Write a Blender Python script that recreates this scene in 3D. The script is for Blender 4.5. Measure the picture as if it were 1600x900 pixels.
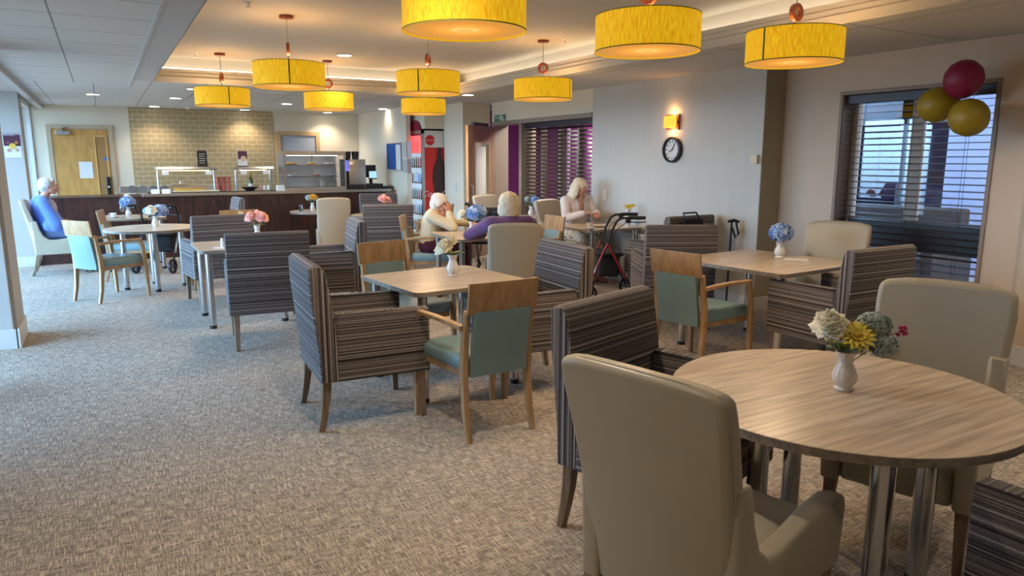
import bpy, bmesh, math, random
from mathutils import Vector, Matrix, Euler, noise
random.seed(7)
PI = math.pi
C = bpy.context.scene.collection
for o in list(bpy.data.objects): bpy.data.objects.remove(o)

# ------------------------------------------------------------------ camera
CAM_H = 1.52; F = 1110.0; PITCH = math.radians(10.26); YAW = math.radians(29.65)
cam = bpy.data.cameras.new('camera'); camo = bpy.data.objects.new('camera', cam); C.objects.link(camo)
cam.sensor_width = 36; cam.lens = F/1600*36; cam.clip_start = .05; cam.clip_end = 200
camo.location = (0, 0, CAM_H); camo.rotation_euler = (PI/2-PITCH, 0, -YAW)
bpy.context.scene.camera = camo
_R = camo.rotation_euler.to_matrix()
def ray(x, y): return _R @ Vector(((x-800)/F, (450-y)/F, -1))
def on_y(x, y, Y): v = ray(x, y); t = Y/v.y; return Vector((v.x*t, Y, CAM_H+v.z*t))   # point of a wall or counter line at depth Y
def on_x(x, y, X): v = ray(x, y); t = X/v.x; return Vector((X, v.y*t, CAM_H+v.z*t))
def on_z(x, y, z): v = ray(x, y); t = (z-CAM_H)/v.z; return Vector((v.x*t, v.y*t, z))

# ------------------------------------------------------------------ world, exposure
sc = bpy.context.scene
sc.view_settings.view_transform = 'Standard'; sc.view_settings.look = 'None'
sc.view_settings.exposure = 0.0; sc.view_settings.gamma = 1; sc.view_settings.use_curve_mapping = False
w = bpy.data.worlds.new('world'); sc.world = w; w.use_nodes = True
bg = w.node_tree.nodes['Background']
tcw = w.node_tree.nodes.new('ShaderNodeTexCoord'); sepw = w.node_tree.nodes.new('ShaderNodeSeparateXYZ'); rw = w.node_tree.nodes.new('ShaderNodeValToRGB')
w.node_tree.links.new(tcw.outputs['Generated'], sepw.inputs[0]); mrw = w.node_tree.nodes.new('ShaderNodeMapRange'); mrw.inputs[1].default_value = -1; mrw.inputs[2].default_value = 1; w.node_tree.links.new(sepw.outputs['Z'], mrw.inputs[0]); w.node_tree.links.new(mrw.outputs[0], rw.inputs[0]); w.node_tree.links.new(rw.outputs[0], bg.inputs[0])
rw.color_ramp.elements[0].color = (.07, .08, .085, 1); rw.color_ramp.elements[0].position = .46; rw.color_ramp.elements[1].color = (.30, .60, 1, 1); rw.color_ramp.elements[1].position = 1.0; _q = rw.color_ramp.elements.new(.52); _q.color = (.36, .65, 1.0, 1)
bg.inputs[1].default_value = 23.0

def portal(name, loc, rot, sx, sy):
    l = bpy.data.lights.new(name, 'AREA'); l.shape = 'RECTANGLE'; l.size = sx; l.size_y = sy; l.cycles.is_portal = True
    o = bpy.data.objects.new(name, l); C.objects.link(o); o.location = loc; o.rotation_euler = rot; return o
portal('window_portal', (-1.93, 5.8, 1.3), (0, -PI/2, 0), 2.3, 2.2)
portal('window_portal', (-1.93, 9.8, 1.3), (0, -PI/2, 0), 2.3, 4.6)
portal('window_portal', (-1.2, 13.5, 1.3), (0, -PI/2, 0), 2.3, 1.8)
portal('window_portal', (10.2, 5.0, 1.4), (0, PI/2, 0), 2.6, 7.5)

COVE_STR = 7.5; DOWN_STR = 16.0; DOWN_W = 50.0; PEND_W = 7.0

# ------------------------------------------------------------------ materials
def nodes(name):
    m = bpy.data.materials.new(name); m.use_nodes = True
    nt = m.node_tree; return m, nt, nt.nodes['Principled BSDF']
def N(nt, t, **kw):
    n = nt.nodes.new(t)
    for k, v in kw.items(): setattr(n, k, v)
    return n
def rgba(c): return (c[0], c[1], c[2], 1)
def s2l(h):
    r = [int(h[i:i+2], 16)/255 for i in (0, 2, 4)]
    return tuple((v/12.92 if v <= .04045 else ((v+.055)/1.055)**2.4) for v in r)
def mat(name, col, rough=.6, metal=0, spec=.5, bump=0, bscale=60, var=0, vscale=6, coat=0, emit=None, es=0, sheen=0, stretch=(1, 1, 1)):
    m, nt, b = nodes(name); L = nt.links
    b.inputs['Base Color'].default_value = rgba(col); b.inputs['Roughness'].default_value = rough
    b.inputs['Metallic'].default_value = metal; b.inputs['Specular IOR Level'].default_value = spec
    b.inputs['Coat Weight'].default_value = coat; b.inputs['Sheen Weight'].default_value = sheen
    tc = N(nt, 'ShaderNodeTexCoord'); mp = N(nt, 'ShaderNodeMapping'); mp.inputs['Scale'].default_value = stretch
    L.new(tc.outputs['Object'], mp.inputs[0])
    nz = N(nt, 'ShaderNodeTexNoise'); nz.inputs['Scale'].default_value = vscale; nz.inputs['Detail'].default_value = 4; L.new(mp.outputs[0], nz.inputs['Vector'])
    mx = N(nt, 'ShaderNodeMix', data_type='RGBA'); v = max(var, .03)
    mx.inputs[6].default_value = rgba([c*(1-v) for c in col]); mx.inputs[7].default_value = rgba([min(1, c*(1+v)) for c in col])
    L.new(nz.outputs[0], mx.inputs[0]); L.new(mx.outputs[2], b.inputs['Base Color'])
    if bump:
        n2 = N(nt, 'ShaderNodeTexNoise'); n2.inputs['Scale'].default_value = bscale; L.new(mp.outputs[0], n2.inputs['Vector'])
        bp = N(nt, 'ShaderNodeBump'); bp.inputs['Strength'].default_value = bump; bp.inputs['Distance'].default_value = .004
        L.new(n2.outputs[0], bp.inputs['Height']); L.new(bp.outputs[0], b.inputs['Normal'])
    if emit: b.inputs['Emission Color'].default_value = rgba(emit); b.inputs['Emission Strength'].default_value = es
    return m
def emis(name, col, s):
    m, nt, b = nodes(name); b.inputs['Base Color'].default_value = rgba(col)
    b.inputs['Emission Color'].default_value = rgba(col); b.inputs['Emission Strength'].default_value = s; return m
def glass(name, tint=(1, 1, 1), refl=.08, rough=.0):
    m = bpy.data.materials.new(name); m.use_nodes = True; nt = m.node_tree; nt.nodes.clear(); L = nt.links
    out = N(nt, 'ShaderNodeOutputMaterial'); mx = N(nt, 'ShaderNodeMixShader'); t = N(nt, 'ShaderNodeBsdfTransparent'); g = N(nt, 'ShaderNodeBsdfGlossy')
    t.inputs[0].default_value = rgba(tint); g.inputs['Roughness'].default_value = rough
    lw = N(nt, 'ShaderNodeLayerWeight'); lw.inputs[0].default_value = .25
    mm = N(nt, 'ShaderNodeMath', operation='MULTIPLY_ADD'); L.new(lw.outputs['Fresnel'], mm.inputs[0]); mm.inputs[1].default_value = .7; mm.inputs[2].default_value = refl*.5
    L.new(mm.outputs[0], mx.inputs[0]); L.new(t.outputs[0], mx.inputs[1]); L.new(g.outputs[0], mx.inputs[2]); L.new(mx.outputs[0], out.inputs[0])
    return m

def carpet_mat():
    m, nt, b = nodes('carpet'); L = nt.links
    tc = N(nt, 'ShaderNodeTexCoord')
    def streak(sx, sy, sc_, det=3):
        mp = N(nt, 'ShaderNodeMapping'); mp.inputs['Scale'].default_value = (sx, sy, 1); L.new(tc.outputs['Object'], mp.inputs[0])
        n = N(nt, 'ShaderNodeTexNoise'); n.inputs['Scale'].default_value = sc_; n.inputs['Detail'].default_value = det; n.inputs['Roughness'].default_value = .65
        L.new(mp.outputs[0], n.inputs['Vector']); return n.outputs[0]
    a = streak(1, .045, 290); c = streak(.045, 1, 290); big = streak(1, 1, 1.3, 2)
    def thr(s, lo, hi):
        r = N(nt, 'ShaderNodeMapRange'); r.inputs[1].default_value = lo; r.inputs[2].default_value = hi; L.new(s, r.inputs[0]); return r.outputs[0]
    ta = thr(a, .50, .60); tb = thr(c, .50, .60)
    mx = N(nt, 'ShaderNodeMath', operation='MAXIMUM'); L.new(ta, mx.inputs[0]); L.new(tb, mx.inputs[1])
    m1 = N(nt, 'ShaderNodeMix', data_type='RGBA'); m1.inputs[6].default_value = rgba(s2l('7a716a')); m1.inputs[7].default_value = rgba(s2l('d9cdbb'))
    L.new(mx.outputs[0], m1.inputs[0])
    d = streak(1, .3, 170); td = thr(d, .60, .70)
    m2 = N(nt, 'ShaderNodeMix', data_type='RGBA'); m2.inputs[7].default_value = rgba(s2l('55505a')); L.new(m1.outputs[2], m2.inputs[6]); L.new(td, m2.inputs[0])
    hsv = N(nt, 'ShaderNodeHueSaturation'); L.new(m2.outputs[2], hsv.inputs['Color']); r = thr(big, .2, .8)
    ma = N(nt, 'ShaderNodeMath', operation='MULTIPLY_ADD'); L.new(r, ma.inputs[0]); ma.inputs[1].default_value = .16; ma.inputs[2].default_value = .92; L.new(ma.outputs[0], hsv.inputs['Value'])
    L.new(hsv.outputs[0], b.inputs['Base Color']); b.inputs['Roughness'].default_value = .95; b.inputs['Specular IOR Level'].default_value = .15
    bp = N(nt, 'ShaderNodeBump'); bp.inputs['Strength'].default_value = .5; bp.inputs['Distance'].default_value = .003; L.new(mx.outputs[0], bp.inputs['Height']); L.new(bp.outputs[0], b.inputs['Normal'])
    return m

def stripe_mat():
    m, nt, b = nodes('striped_fabric'); L = nt.links
    uv = N(nt, 'ShaderNodeUVMap'); uv.uv_map = 'st'; sp = N(nt, 'ShaderNodeSeparateXYZ'); L.new(uv.outputs[0], sp.inputs[0])
    nz = N(nt, 'ShaderNodeTexNoise', noise_dimensions='1D'); nz.inputs['Scale'].default_value = 62; nz.inputs['Detail'].default_value = 2.5; nz.inputs['Roughness'].default_value = .7
    L.new(sp.outputs['Y'], nz.inputs['W'])
    r = N(nt, 'ShaderNodeValToRGB'); r.color_ramp.interpolation = 'CONSTANT'; e = r.color_ramp.elements
    e[0].position = 0; e[0].color = rgba(s2l('2b282b')); e[1].position = .40; e[1].color = rgba(s2l('57504e'))
    for p, c in ((.44, 'a79e97'), (.46, '2e2a2d'), (.50, '6b6465'), (.53, '2c282a'), (.56, 'b0a7a0'), (.585, '3a3536'), (.63, '7a6f6d'), (.68, 'b0a8a4')):
        n = e.new(p); n.color = rgba(s2l(c))
    L.new(nz.outputs[0], r.inputs[0])
    # woven flecks
    n2 = N(nt, 'ShaderNodeTexNoise'); n2.inputs['Scale'].default_value = 330; mp = N(nt, 'ShaderNodeMapping'); mp.inputs['Scale'].default_value = (.6, 2, 1); L.new(uv.outputs[0], mp.inputs[0]); L.new(mp.outputs[0], n2.inputs['Vector'])
    hv = N(nt, 'ShaderNodeHueSaturation'); L.new(r.outputs[0], hv.inputs['Color']); mr = N(nt, 'ShaderNodeMapRange'); mr.inputs[1].default_value = .3; mr.inputs[2].default_value = .7; mr.inputs[3].default_value = .6; mr.inputs[4].default_value = 1.4
    L.new(n2.outputs[0], mr.inputs[0]); L.new(mr.outputs[0], hv.inputs['Value']); L.new(hv.outputs[0], b.inputs['Base Color'])
    b.inputs['Roughness'].default_value = .9; b.inputs['Specular IOR Level'].default_value = .2; b.inputs['Sheen Weight'].default_value = .15
    bp = N(nt, 'ShaderNodeBump'); bp.inputs['Strength'].default_value = .35; bp.inputs['Distance'].default_value = .003; L.new(n2.outputs[0], bp.inputs['Height']); L.new(bp.outputs[0], b.inputs['Normal'])
    return m

def wood_mat(name, c1, c2, scale=14, rough=.4, axis='x', stretch=9, bump=.03, coat=0, c3=None):
    m, nt, b = nodes(name); L = nt.links
    tc = N(nt, 'ShaderNodeTexCoord'); mp = N(nt, 'ShaderNodeMapping')
    s = {'x': (1, stretch, stretch), 'y': (stretch, 1, stretch), 'z': (stretch, stretch, 1)}[axis]
    mp.inputs['Scale'].default_value = s; L.new(tc.outputs['Object'], mp.inputs[0])
    n = N(nt, 'ShaderNodeTexNoise'); n.inputs['Scale'].default_value = scale/stretch*1.6; n.inputs['Detail'].default_value = 6; n.inputs['Distortion'].default_value = .35; n.inputs['Roughness'].default_value = .6
    L.new(mp.outputs[0], n.inputs['Vector'])
    r = N(nt, 'ShaderNodeValToRGB'); e = r.color_ramp.elements; e[0].position = .36; e[0].color = rgba(c2); e[1].position = .6; e[1].color = rgba(c1)
    if c3: q = e.new(.48); q.color = rgba(c3)
    L.new(n.outputs[0], r.inputs[0]); L.new(r.outputs[0], b.inputs['Base Color']); b.inputs['Roughness'].default_value = rough; b.inputs['Coat Weight'].default_value = coat
    if bump:
        bp = N(nt, 'ShaderNodeBump'); bp.inputs['Strength'].default_value = bump; bp.inputs['Distance'].default_value = .002; L.new(n.outputs[0], bp.inputs['Height']); L.new(bp.outputs[0], b.inputs['Normal'])
    return m

def tile_mat():
    m, nt, b = nodes('beige_wall_tile'); L = nt.links
    tc = N(nt, 'ShaderNodeTexCoord'); sp = N(nt, 'ShaderNodeSeparateXYZ'); cb = N(nt, 'ShaderNodeCombineXYZ'); L.new(tc.outputs['Object'], sp.inputs[0]); L.new(sp.outputs['X'], cb.inputs['X']); L.new(sp.outputs['Z'], cb.inputs['Y'])
    br = N(nt, 'ShaderNodeTexBrick'); L.new(cb.outputs[0], br.inputs['Vector']); br.inputs['Scale'].default_value = 1
    br.inputs['Brick Width'].default_value = .18; br.inputs['Row Height'].default_value = .082; br.inputs['Mortar Size'].default_value = .004
    br.inputs['Color1'].default_value = rgba(s2l('b09a73')); br.inputs['Color2'].default_value = rgba(s2l('ab9670')); br.inputs['Mortar'].default_value = rgba(s2l('d6c7a6'))
    L.new(br.outputs['Color'], b.inputs['Base Color']); b.inputs['Roughness'].default_value = .22
    bp = N(nt, 'ShaderNodeBump'); bp.invert = True; bp.inputs['Strength'].default_value = .4; bp.inputs['Distance'].default_value = .004; L.new(br.outputs['Fac'], bp.inputs['Height']); L.new(bp.outputs[0], b.inputs['Normal'])
    return m

def ceil_mat(name, bw, rh, off=(0, 0), faint=0):
    m, nt, b = nodes(name); L = nt.links
    tc = N(nt, 'ShaderNodeTexCoord'); mp = N(nt, 'ShaderNodeMapping'); mp.inputs['Location'].default_value = (off[0], off[1], 0); L.new(tc.outputs['Object'], mp.inputs[0])
    br = N(nt, 'ShaderNodeTexBrick'); br.offset = 0; br.offset_frequency = 1; L.new(mp.outputs[0], br.inputs['Vector']); br.inputs['Scale'].default_value = 1
    br.inputs['Brick Width'].default_value = bw; br.inputs['Row Height'].default_value = rh; br.inputs['Mortar Size'].default_value = .006; br.inputs['Mortar Smooth'].default_value = 0
    c = s2l('d2d0cc'); br.inputs['Color1'].default_value = rgba(c); br.inputs['Color2'].default_value = rgba([v*.97 for v in c]); br.inputs['Mortar'].default_value = rgba(s2l('8c8b8a'))
    L.new(br.outputs['Color'], b.inputs['Base Color']); b.inputs['Roughness'].default_value = .85
    bp = N(nt, 'ShaderNodeBump'); bp.invert = True; bp.inputs['Strength'].default_value = .5; bp.inputs['Distance'].default_value = .006; L.new(br.outputs['Fac'], bp.inputs['Height']); L.new(bp.outputs[0], b.inputs['Normal'])
    return m

def shade_mat():
    m, nt, b = nodes('yellow_thread_shade'); L = nt.links
    tc = N(nt, 'ShaderNodeTexCoord'); sp = N(nt, 'ShaderNodeSeparateXYZ'); L.new(tc.outputs['Object'], sp.inputs[0])
    at = N(nt, 'ShaderNodeMath', operation='ARCTAN2'); L.new(sp.outputs['Y'], at.inputs[0]); L.new(sp.outputs['X'], at.inputs[1])
    cb = N(nt, 'ShaderNodeCombineXYZ'); L.new(at.outputs[0], cb.inputs['X']); zz = N(nt, 'ShaderNodeMath', operation='MULTIPLY'); zz.inputs[1].default_value = .3; L.new(sp.outputs['Z'], zz.inputs[0]); L.new(zz.outputs[0], cb.inputs['Y'])
    n = N(nt, 'ShaderNodeTexNoise'); n.inputs['Scale'].default_value = 46; n.inputs['Detail'].default_value = 6; n.inputs['Roughness'].default_value = .7; L.new(cb.outputs[0], n.inputs['Vector'])
    r = N(nt, 'ShaderNodeValToRGB'); e = r.color_ramp.elements; e[0].position = .34; e[0].color = rgba(s2l('a8780a')); e[1].position = .6; e[1].color = rgba(s2l('dfb41c')); q = e.new(.46); q.color = rgba(s2l('cf9a10'))
    L.new(n.outputs[0], r.inputs[0]); L.new(r.outputs[0], b.inputs['Base Color']); b.inputs['Roughness'].default_value = .8
    L.new(r.outputs[0], b.inputs['Emission Color']); b.inputs['Emission Strength'].default_value = .85
    bp = N(nt, 'ShaderNodeBump'); bp.inputs['Strength'].default_value = .4; bp.inputs['Distance'].default_value = .003; L.new(n.outputs[0], bp.inputs['Height']); L.new(bp.outputs[0], b.inputs['Normal'])
    return m

def diffuser_mat():
    m, nt, b = nodes('lamp_diffuser'); L = nt.links
    tc = N(nt, 'ShaderNodeTexCoord'); ln = N(nt, 'ShaderNodeVectorMath', operation='LENGTH'); mp = N(nt, 'ShaderNodeMapping'); mp.inputs['Scale'].default_value = (1, 1, 0); L.new(tc.outputs['Object'], mp.inputs[0]); L.new(mp.outputs[0], ln.inputs[0])
    r = N(nt, 'ShaderNodeValToRGB'); e = r.color_ramp.elements; e[0].position = .03; e[0].color = (1, .75, .3, 1); e[1].position = .30; e[1].color = rgba(s2l('b8863e'))
    q = e.new(.08); q.color = (1, .42, .04, 1); q = e.new(.19); q.color = rgba(s2l('dc8c20'))
    L.new(ln.outputs['Value'], r.inputs[0]); b.inputs['Base Color'].default_value = (.35, .24, .12, 1); b.inputs['Roughness'].default_value = .5
    L.new(r.outputs[0], b.inputs['Emission Color']); b.inputs['Emission Strength'].default_value = 1.0
    return m

M = {}
M['carpet'] = carpet_mat(); M['stripe'] = stripe_mat()
M['oak_top'] = wood_mat('oak_laminate', s2l('d3c2ac'), s2l('a89682'), 26, .3, 'x', 18, .02, c3=s2l('bfad97'))
M['oak_edge'] = wood_mat('oak_edge_band', s2l('8f8477'), s2l('6f655a'), 30, .4, 'x', 14)
M['oak'] = wood_mat('honey_oak', s2l('b08f68'), s2l('96754f'), 20, .38, 'z', 7, .02, coat=.15)
M['greywood'] = wood_mat('weathered_leg_wood', s2l('8e7860'), s2l('6c5744'), 22, .45, 'z', 7)
M['doorwood'] = wood_mat('door_veneer', s2l('cf9a55'), s2l('b98443'), 8, .4, 'z', 5, .01)
M['doorgrey'] = wood_mat('walnut_door_veneer', s2l('8f755c'), s2l('7c6450'), 10, .4, 'z', 6, .01)
M['walnut'] = wood_mat('dark_walnut_panel', s2l('4d3028'), s2l('32201c'), 10, .35, 'z', 6, .01)
M['teal'] = mat('teal_leatherette', s2l('75939a'), .38, bump=.08, bscale=180, var=.05)
M['cream'] = mat('cream_leatherette', s2l('aea591'), .36, bump=.10, bscale=140, var=.04)
M['chrome'] = mat('brushed_chrome', (.62, .62, .63), .22, 1)
M['steel'] = mat('stainless_steel', (.58, .57, .55), .3, 1)
M['black'] = mat('black_plastic', (.012, .012, .014), .4)
M['blackfab'] = mat('black_fabric', (.012, .012, .015), .9)
M['white'] = mat('white_paint', s2l('d6d3cc'), .5)
M['skirt'] = mat('white_skirting', s2l('d2cfca'), .45)
M['wall'] = mat('warm_cream_wall', s2l('ded1b9'), .85, bump=.05, bscale=120)
M['wallc'] = mat('grey_wallpaper', s2l('bfbcb3'), .6, bump=.12, bscale=90, var=.07, vscale=9, stretch=(1, 1, .12))
M['walld'] = mat('taupe_wall', s2l('9c9484'), .8)
M['wallw'] = mat('window_wall_paint', s2l('cab9a5'), .85)
M['wallwhite'] = mat('white_wall', s2l('b9b6b0'), .8)
M['tray'] = mat('tray_ceiling_paint', s2l('b8b4ac'), .85)
M['beam'] = mat('ceiling_band_paint', s2l('bdbcba'), .8)
M['tile'] = tile_mat()
M['ceilA'] = ceil_mat('plank_ceiling_tile', 1.05, .62, (.2+1.05, .1)); M['ceilB'] = ceil_mat('large_ceiling_tile', 1.2, 1.2, (.15, .35)); M['ceilC'] = ceil_mat('square_ceiling_tile', .6, .6, (.0, .1))
M['shade'] = shade_mat(); M['diff'] = diffuser_mat()
M['shadeband'] = mat('olive_band', s2l('6f7a26'), .7)
M['copper'] = wood_mat('reddish_wood', s2l('8c4a2c'), s2l('6d341c'), 20, .35, 'z', 5)
M['led'] = emis('cove_strip', (1, .84, .62), COVE_STR); M['down'] = emis('downlight_lens', (1, .95, .88), DOWN_STR)
M['purple'] = mat('purple_wall', s2l('6c1a66'), .7); M['slat'] = mat('dark_wood_slat', s2l('3a2a24'), .4, var=.15)
M['glass'] = glass('clear_glass'); M['doorglass'] = glass('door_glass'); M['doorglass'].node_tree.nodes['Math'].inputs[1].default_value = .04; M['thinglass'] = glass('drinking_glass', (.93, .95, .96), .12)
M['ceramic'] = mat('white_glazed_ceramic', s2l('d8d6d4'), .15, coat=.4)
M['leaf'] = mat('green_leaf', s2l('3f5c2a'), .5, var=.25, vscale=40)
M['limeleaf'] = mat('lime_leaf', s2l('9ab23c'), .5, var=.25, vscale=40)
M['stem'] = mat('pale_stem', s2l('9aa05c'), .6)
def petal(name, a, v=.3, vs=60): return mat(name, s2l(a), .6, var=v, vscale=vs)
M['p_white'] = petal('ivory_petal', 'ebe6d2', .08, 30); M['p_blue'] = petal('blue_petal', '6f8fc6', .38, 45); M['p_grey'] = petal('sage_petal', '93a3a0', .15, 40)
M['p_yellow'] = petal('yellow_petal', 'e6cf52', .15, 30); M['p_core'] = petal('amber_core', 'c9a22e', .3, 200); M['p_pink'] = petal('pink_petal', 'f0b4a8', .15, 40); M['p_mag'] = petal('magenta_petal', 'b8356c', .2, 40)
M['p_orange'] = petal('orange_petal', 'f0a820', .15, 40)
M['skin'] = mat('skin', s2l('c08a72'), .5, var=.08, vscale=25); M['white_hair'] = mat('white_hair', s2l('cfcdc8'), .7, bump=.9, bscale=90, var=.18, vscale=60, stretch=(1, 1, .4))
M['blond_hair'] = mat('pale_blonde_hair', s2l('dbcdb0'), .7, bump=.9, bscale=90, var=.2, vscale=60, stretch=(1, 1, .3))
M['paper'] = mat('white_paper', s2l('dedad4'), .7); M['ink'] = mat('grey_ink', s2l('55555a'), .7)

# ------------------------------------------------------------------ mesh helpers
def new_bm(): return bmesh.new()
def link(name, bm, m, parent=None, smooth=False, angle=35):
    me = bpy.data.meshes.new(name); bm.normal_update(); bm.to_mesh(me); bm.free()
    for mm in (m if isinstance(m, (list, tuple)) else [m]): me.materials.append(mm)
    if smooth:
        me.polygons.foreach_set('use_smooth', [True]*len(me.polygons))
        try: me.set_sharp_from_angle(angle=math.radians(angle))
        except Exception: pass
    o = bpy.data.objects.new(name, me); C.objects.link(o)
    if parent: o.parent = parent
    return o
def thing(name, label, cat, loc=(0, 0, 0), rz=0, group=None):
    o = bpy.data.objects.new(name, None); C.objects.link(o); o.empty_display_size = .1
    o.location = loc; o.rotation_euler = (0, 0, rz); return tag(o, label, cat, group)
def tag(o, label, cat, group=None):
    o['label'] = label; o['category'] = cat
    if group: o['group'] = group
    return o
def struct(name, bm, m, parent=None, smooth=False):
    o = link(name, bm, m, parent, smooth); o['kind'] = 'structure'; return o
def dup(root, loc, rz, label, group=None):
    r = root.copy(); C.objects.link(r); r.location = loc; r.rotation_euler = (0, 0, rz); r['label'] = label
    if group: r['group'] = group
    for ch in list(root.children):
        c = ch.copy(); C.objects.link(c); c.parent = r
        for g in list(ch.children):
            d = g.copy(); C.objects.link(d); d.parent = c
    return r
def box(bm, x0, x1, y0, y1, z0, z1, bev=0, seg=2, mi=0, mtx=None):
    vs = [bm.verts.new((x, y, z)) for x in (x0, x1) for y in (y0, y1) for z in (z0, z1)]
    q = [(0, 1, 3, 2), (4, 6, 7, 5), (0, 4, 5, 1), (2, 3, 7, 6), (0, 2, 6, 4), (1, 5, 7, 3)]
    fs = [bm.faces.new([vs[i] for i in f]) for f in q]
    for f in fs: f.material_index = mi
    if bev:
        es = list({e for f in fs for e in f.edges})
        r = bmesh.ops.bevel(bm, geom=es, offset=bev, segments=seg, affect='EDGES', profile=.6)
        for f in r['faces']: f.material_index = mi
        vs = list({v for f in r['faces'] for v in f.verts} | {v for v in vs if v.is_valid})
    if mtx is not None:
        for v in vs: v.co = mtx @ v.co
    return vs
def bx(*a, **k): bm = new_bm(); box(bm, *a, **k); return bm
def prism(bm, pts, a0, a1, axis='x', bev=0, seg=2, mi=0):
    """closed 2D outline extruded along an axis: 'x' -> pts are (y,z); 'y' -> (x,z); 'z' -> (x,y)"""
    def P(p, a): return {'x': (a, p[0], p[1]), 'y': (p[0], a, p[1]), 'z': (p[0], p[1], a)}[axis]
    A = [bm.verts.new(P(p, a0)) for p in pts]; B = [bm.verts.new(P(p, a1)) for p in pts]; n = len(pts)
    fs = [bm.faces.new(A[::-1]), bm.faces.new(B)]
    for i in range(n): fs.append(bm.faces.new((A[i], A[(i+1) % n], B[(i+1) % n], B[i])))
    bmesh.ops.recalc_face_normals(bm, faces=fs)
    for f in fs: f.material_index = mi
    if bev:
        es = list(set(fs[0].edges) | set(fs[1].edges))
        r = bmesh.ops.bevel(bm, geom=es, offset=bev, segments=seg, affect='EDGES', profile=.6)
        for f in r['faces']: f.material_index = mi
def lathe(bm, prof, n=24, c=(0, 0, 0), mi=0, rib=0, ribn=12, caps=True, mtx=None):
    rows = []
    for (r, z) in prof:
        row = []
        for i in range(n):
            a = 2*PI*i/n; rr = r*(1+rib*math.cos(a*ribn)) if rib else r
            v = Vector((c[0]+rr*math.cos(a), c[1]+rr*math.sin(a), c[2]+z))
            row.append(bm.verts.new(mtx @ v if mtx is not None else v))
        rows.append(row)
    for a, b in zip(rows, rows[1:]):
        for i in range(n):
            f = bm.faces.new((a[i], a[(i+1) % n], b[(i+1) % n], b[i])); f.material_index = mi
    if caps:
        for row, fl in ((rows[0], True), (rows[-1], False)):
            f = bm.faces.new(row[::-1] if fl else row); f.material_index = mi
def tube(bm, pts, r, n=8, mi=0, caps=True):
    pts = [Vector(p) for p in pts]; rs = r if isinstance(r, (list, tuple)) else [r]*len(pts)
    rows = []; up = None
    for i, p in enumerate(pts):
        t = (pts[min(i+1, len(pts)-1)]-pts[max(i-1, 0)]).normalized()
        if up is None: up = Vector((0, 0, 1)) if abs(t.z) < .9 else Vector((1, 0, 0))
        s = t.cross(up).normalized(); up = s.cross(t).normalized()
        rows.append([bm.verts.new(p+(s*math.cos(2*PI*k/n)+up*math.sin(2*PI*k/n))*rs[i]) for k in range(n)])
    for a, b in zip(rows, rows[1:]):
        for i in range(n):
            f = bm.faces.new((a[i], a[(i+1) % n], b[(i+1) % n], b[i])); f.material_index = mi
    if caps:
        f = bm.faces.new(rows[0][::-1]); f.material_index = mi; f = bm.faces.new(rows[-1]); f.material_index = mi
def rbar(bm, pts, w, d, bev=.004, mi=0):
    """rectangular bar through points in 3D, w along X, d across"""
    pts = [Vector(p) for p in pts]; ws = w if isinstance(w, list) else [w]*len(pts); ds = d if isinstance(d, list) else [d]*len(pts); rows = []
    for i, p in enumerate(pts):
        t = (pts[min(i+1, len(pts)-1)]-pts[max(i-1, 0)]).normalized(); s = Vector((1, 0, 0)); s = (s-t*s.dot(t)).normalized(); u = t.cross(s)
        hw, hd, c = ws[i]/2, ds[i]/2, bev
        row = []
        for (a, b) in ((hw-c, hd), (-hw+c, hd), (-hw, hd-c), (-hw, -hd+c), (-hw+c, -hd), (hw-c, -hd), (hw, -hd+c), (hw, hd-c)):
            row.append(bm.verts.new(p+s*a+u*b))
        rows.append(row)
    fs = []
    for a, b in zip(rows, rows[1:]):
        for i in range(8): fs.append(bm.faces.new((a[i], a[(i+1) % 8], b[(i+1) % 8], b[i])))
    fs.append(bm.faces.new(rows[0][::-1])); fs.append(bm.faces.new(rows[-1]))
    bmesh.ops.recalc_face_normals(bm, faces=fs)
    for f in fs: f.material_index = mi
def ball(bm, c, r, mi=0, sub=2, mtx=None, scale=(1, 1, 1)):
    T = Matrix.Translation(Vector(c)) @ (mtx if mtx is not None else Matrix()) @ Matrix.Diagonal((r*scale[0], r*scale[1], r*scale[2], 1))
    res = bmesh.ops.create_icosphere(bm, subdivisions=sub, radius=1, matrix=T)
    for v in res['verts']:
        for f in v.link_faces: f.material_index = mi
def stripe_uv(bm, mode='z', off=0.0):
    uv = bm.loops.layers.uv.new('st'); bm.normal_update()
    for f in bm.faces:
        n = f.normal
        for l in f.loops:
            c = l.vert.co
            if mode == 'back':
                if abs(n.x) > .75: u, v = c.z, c.y*1.0+.31*c.z*0
                elif abs(n.z) > .75: u, v = c.x, c.y
                else: u, v = c.x, c.z
            else:
                if abs(n.z) > .75: u, v = c.x, c.y
                elif abs(n.x) > .75: u, v = c.y, c.z
                else: u, v = c.x, c.z
            l[uv].uv = (u+off*2.7, v+off)

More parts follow.
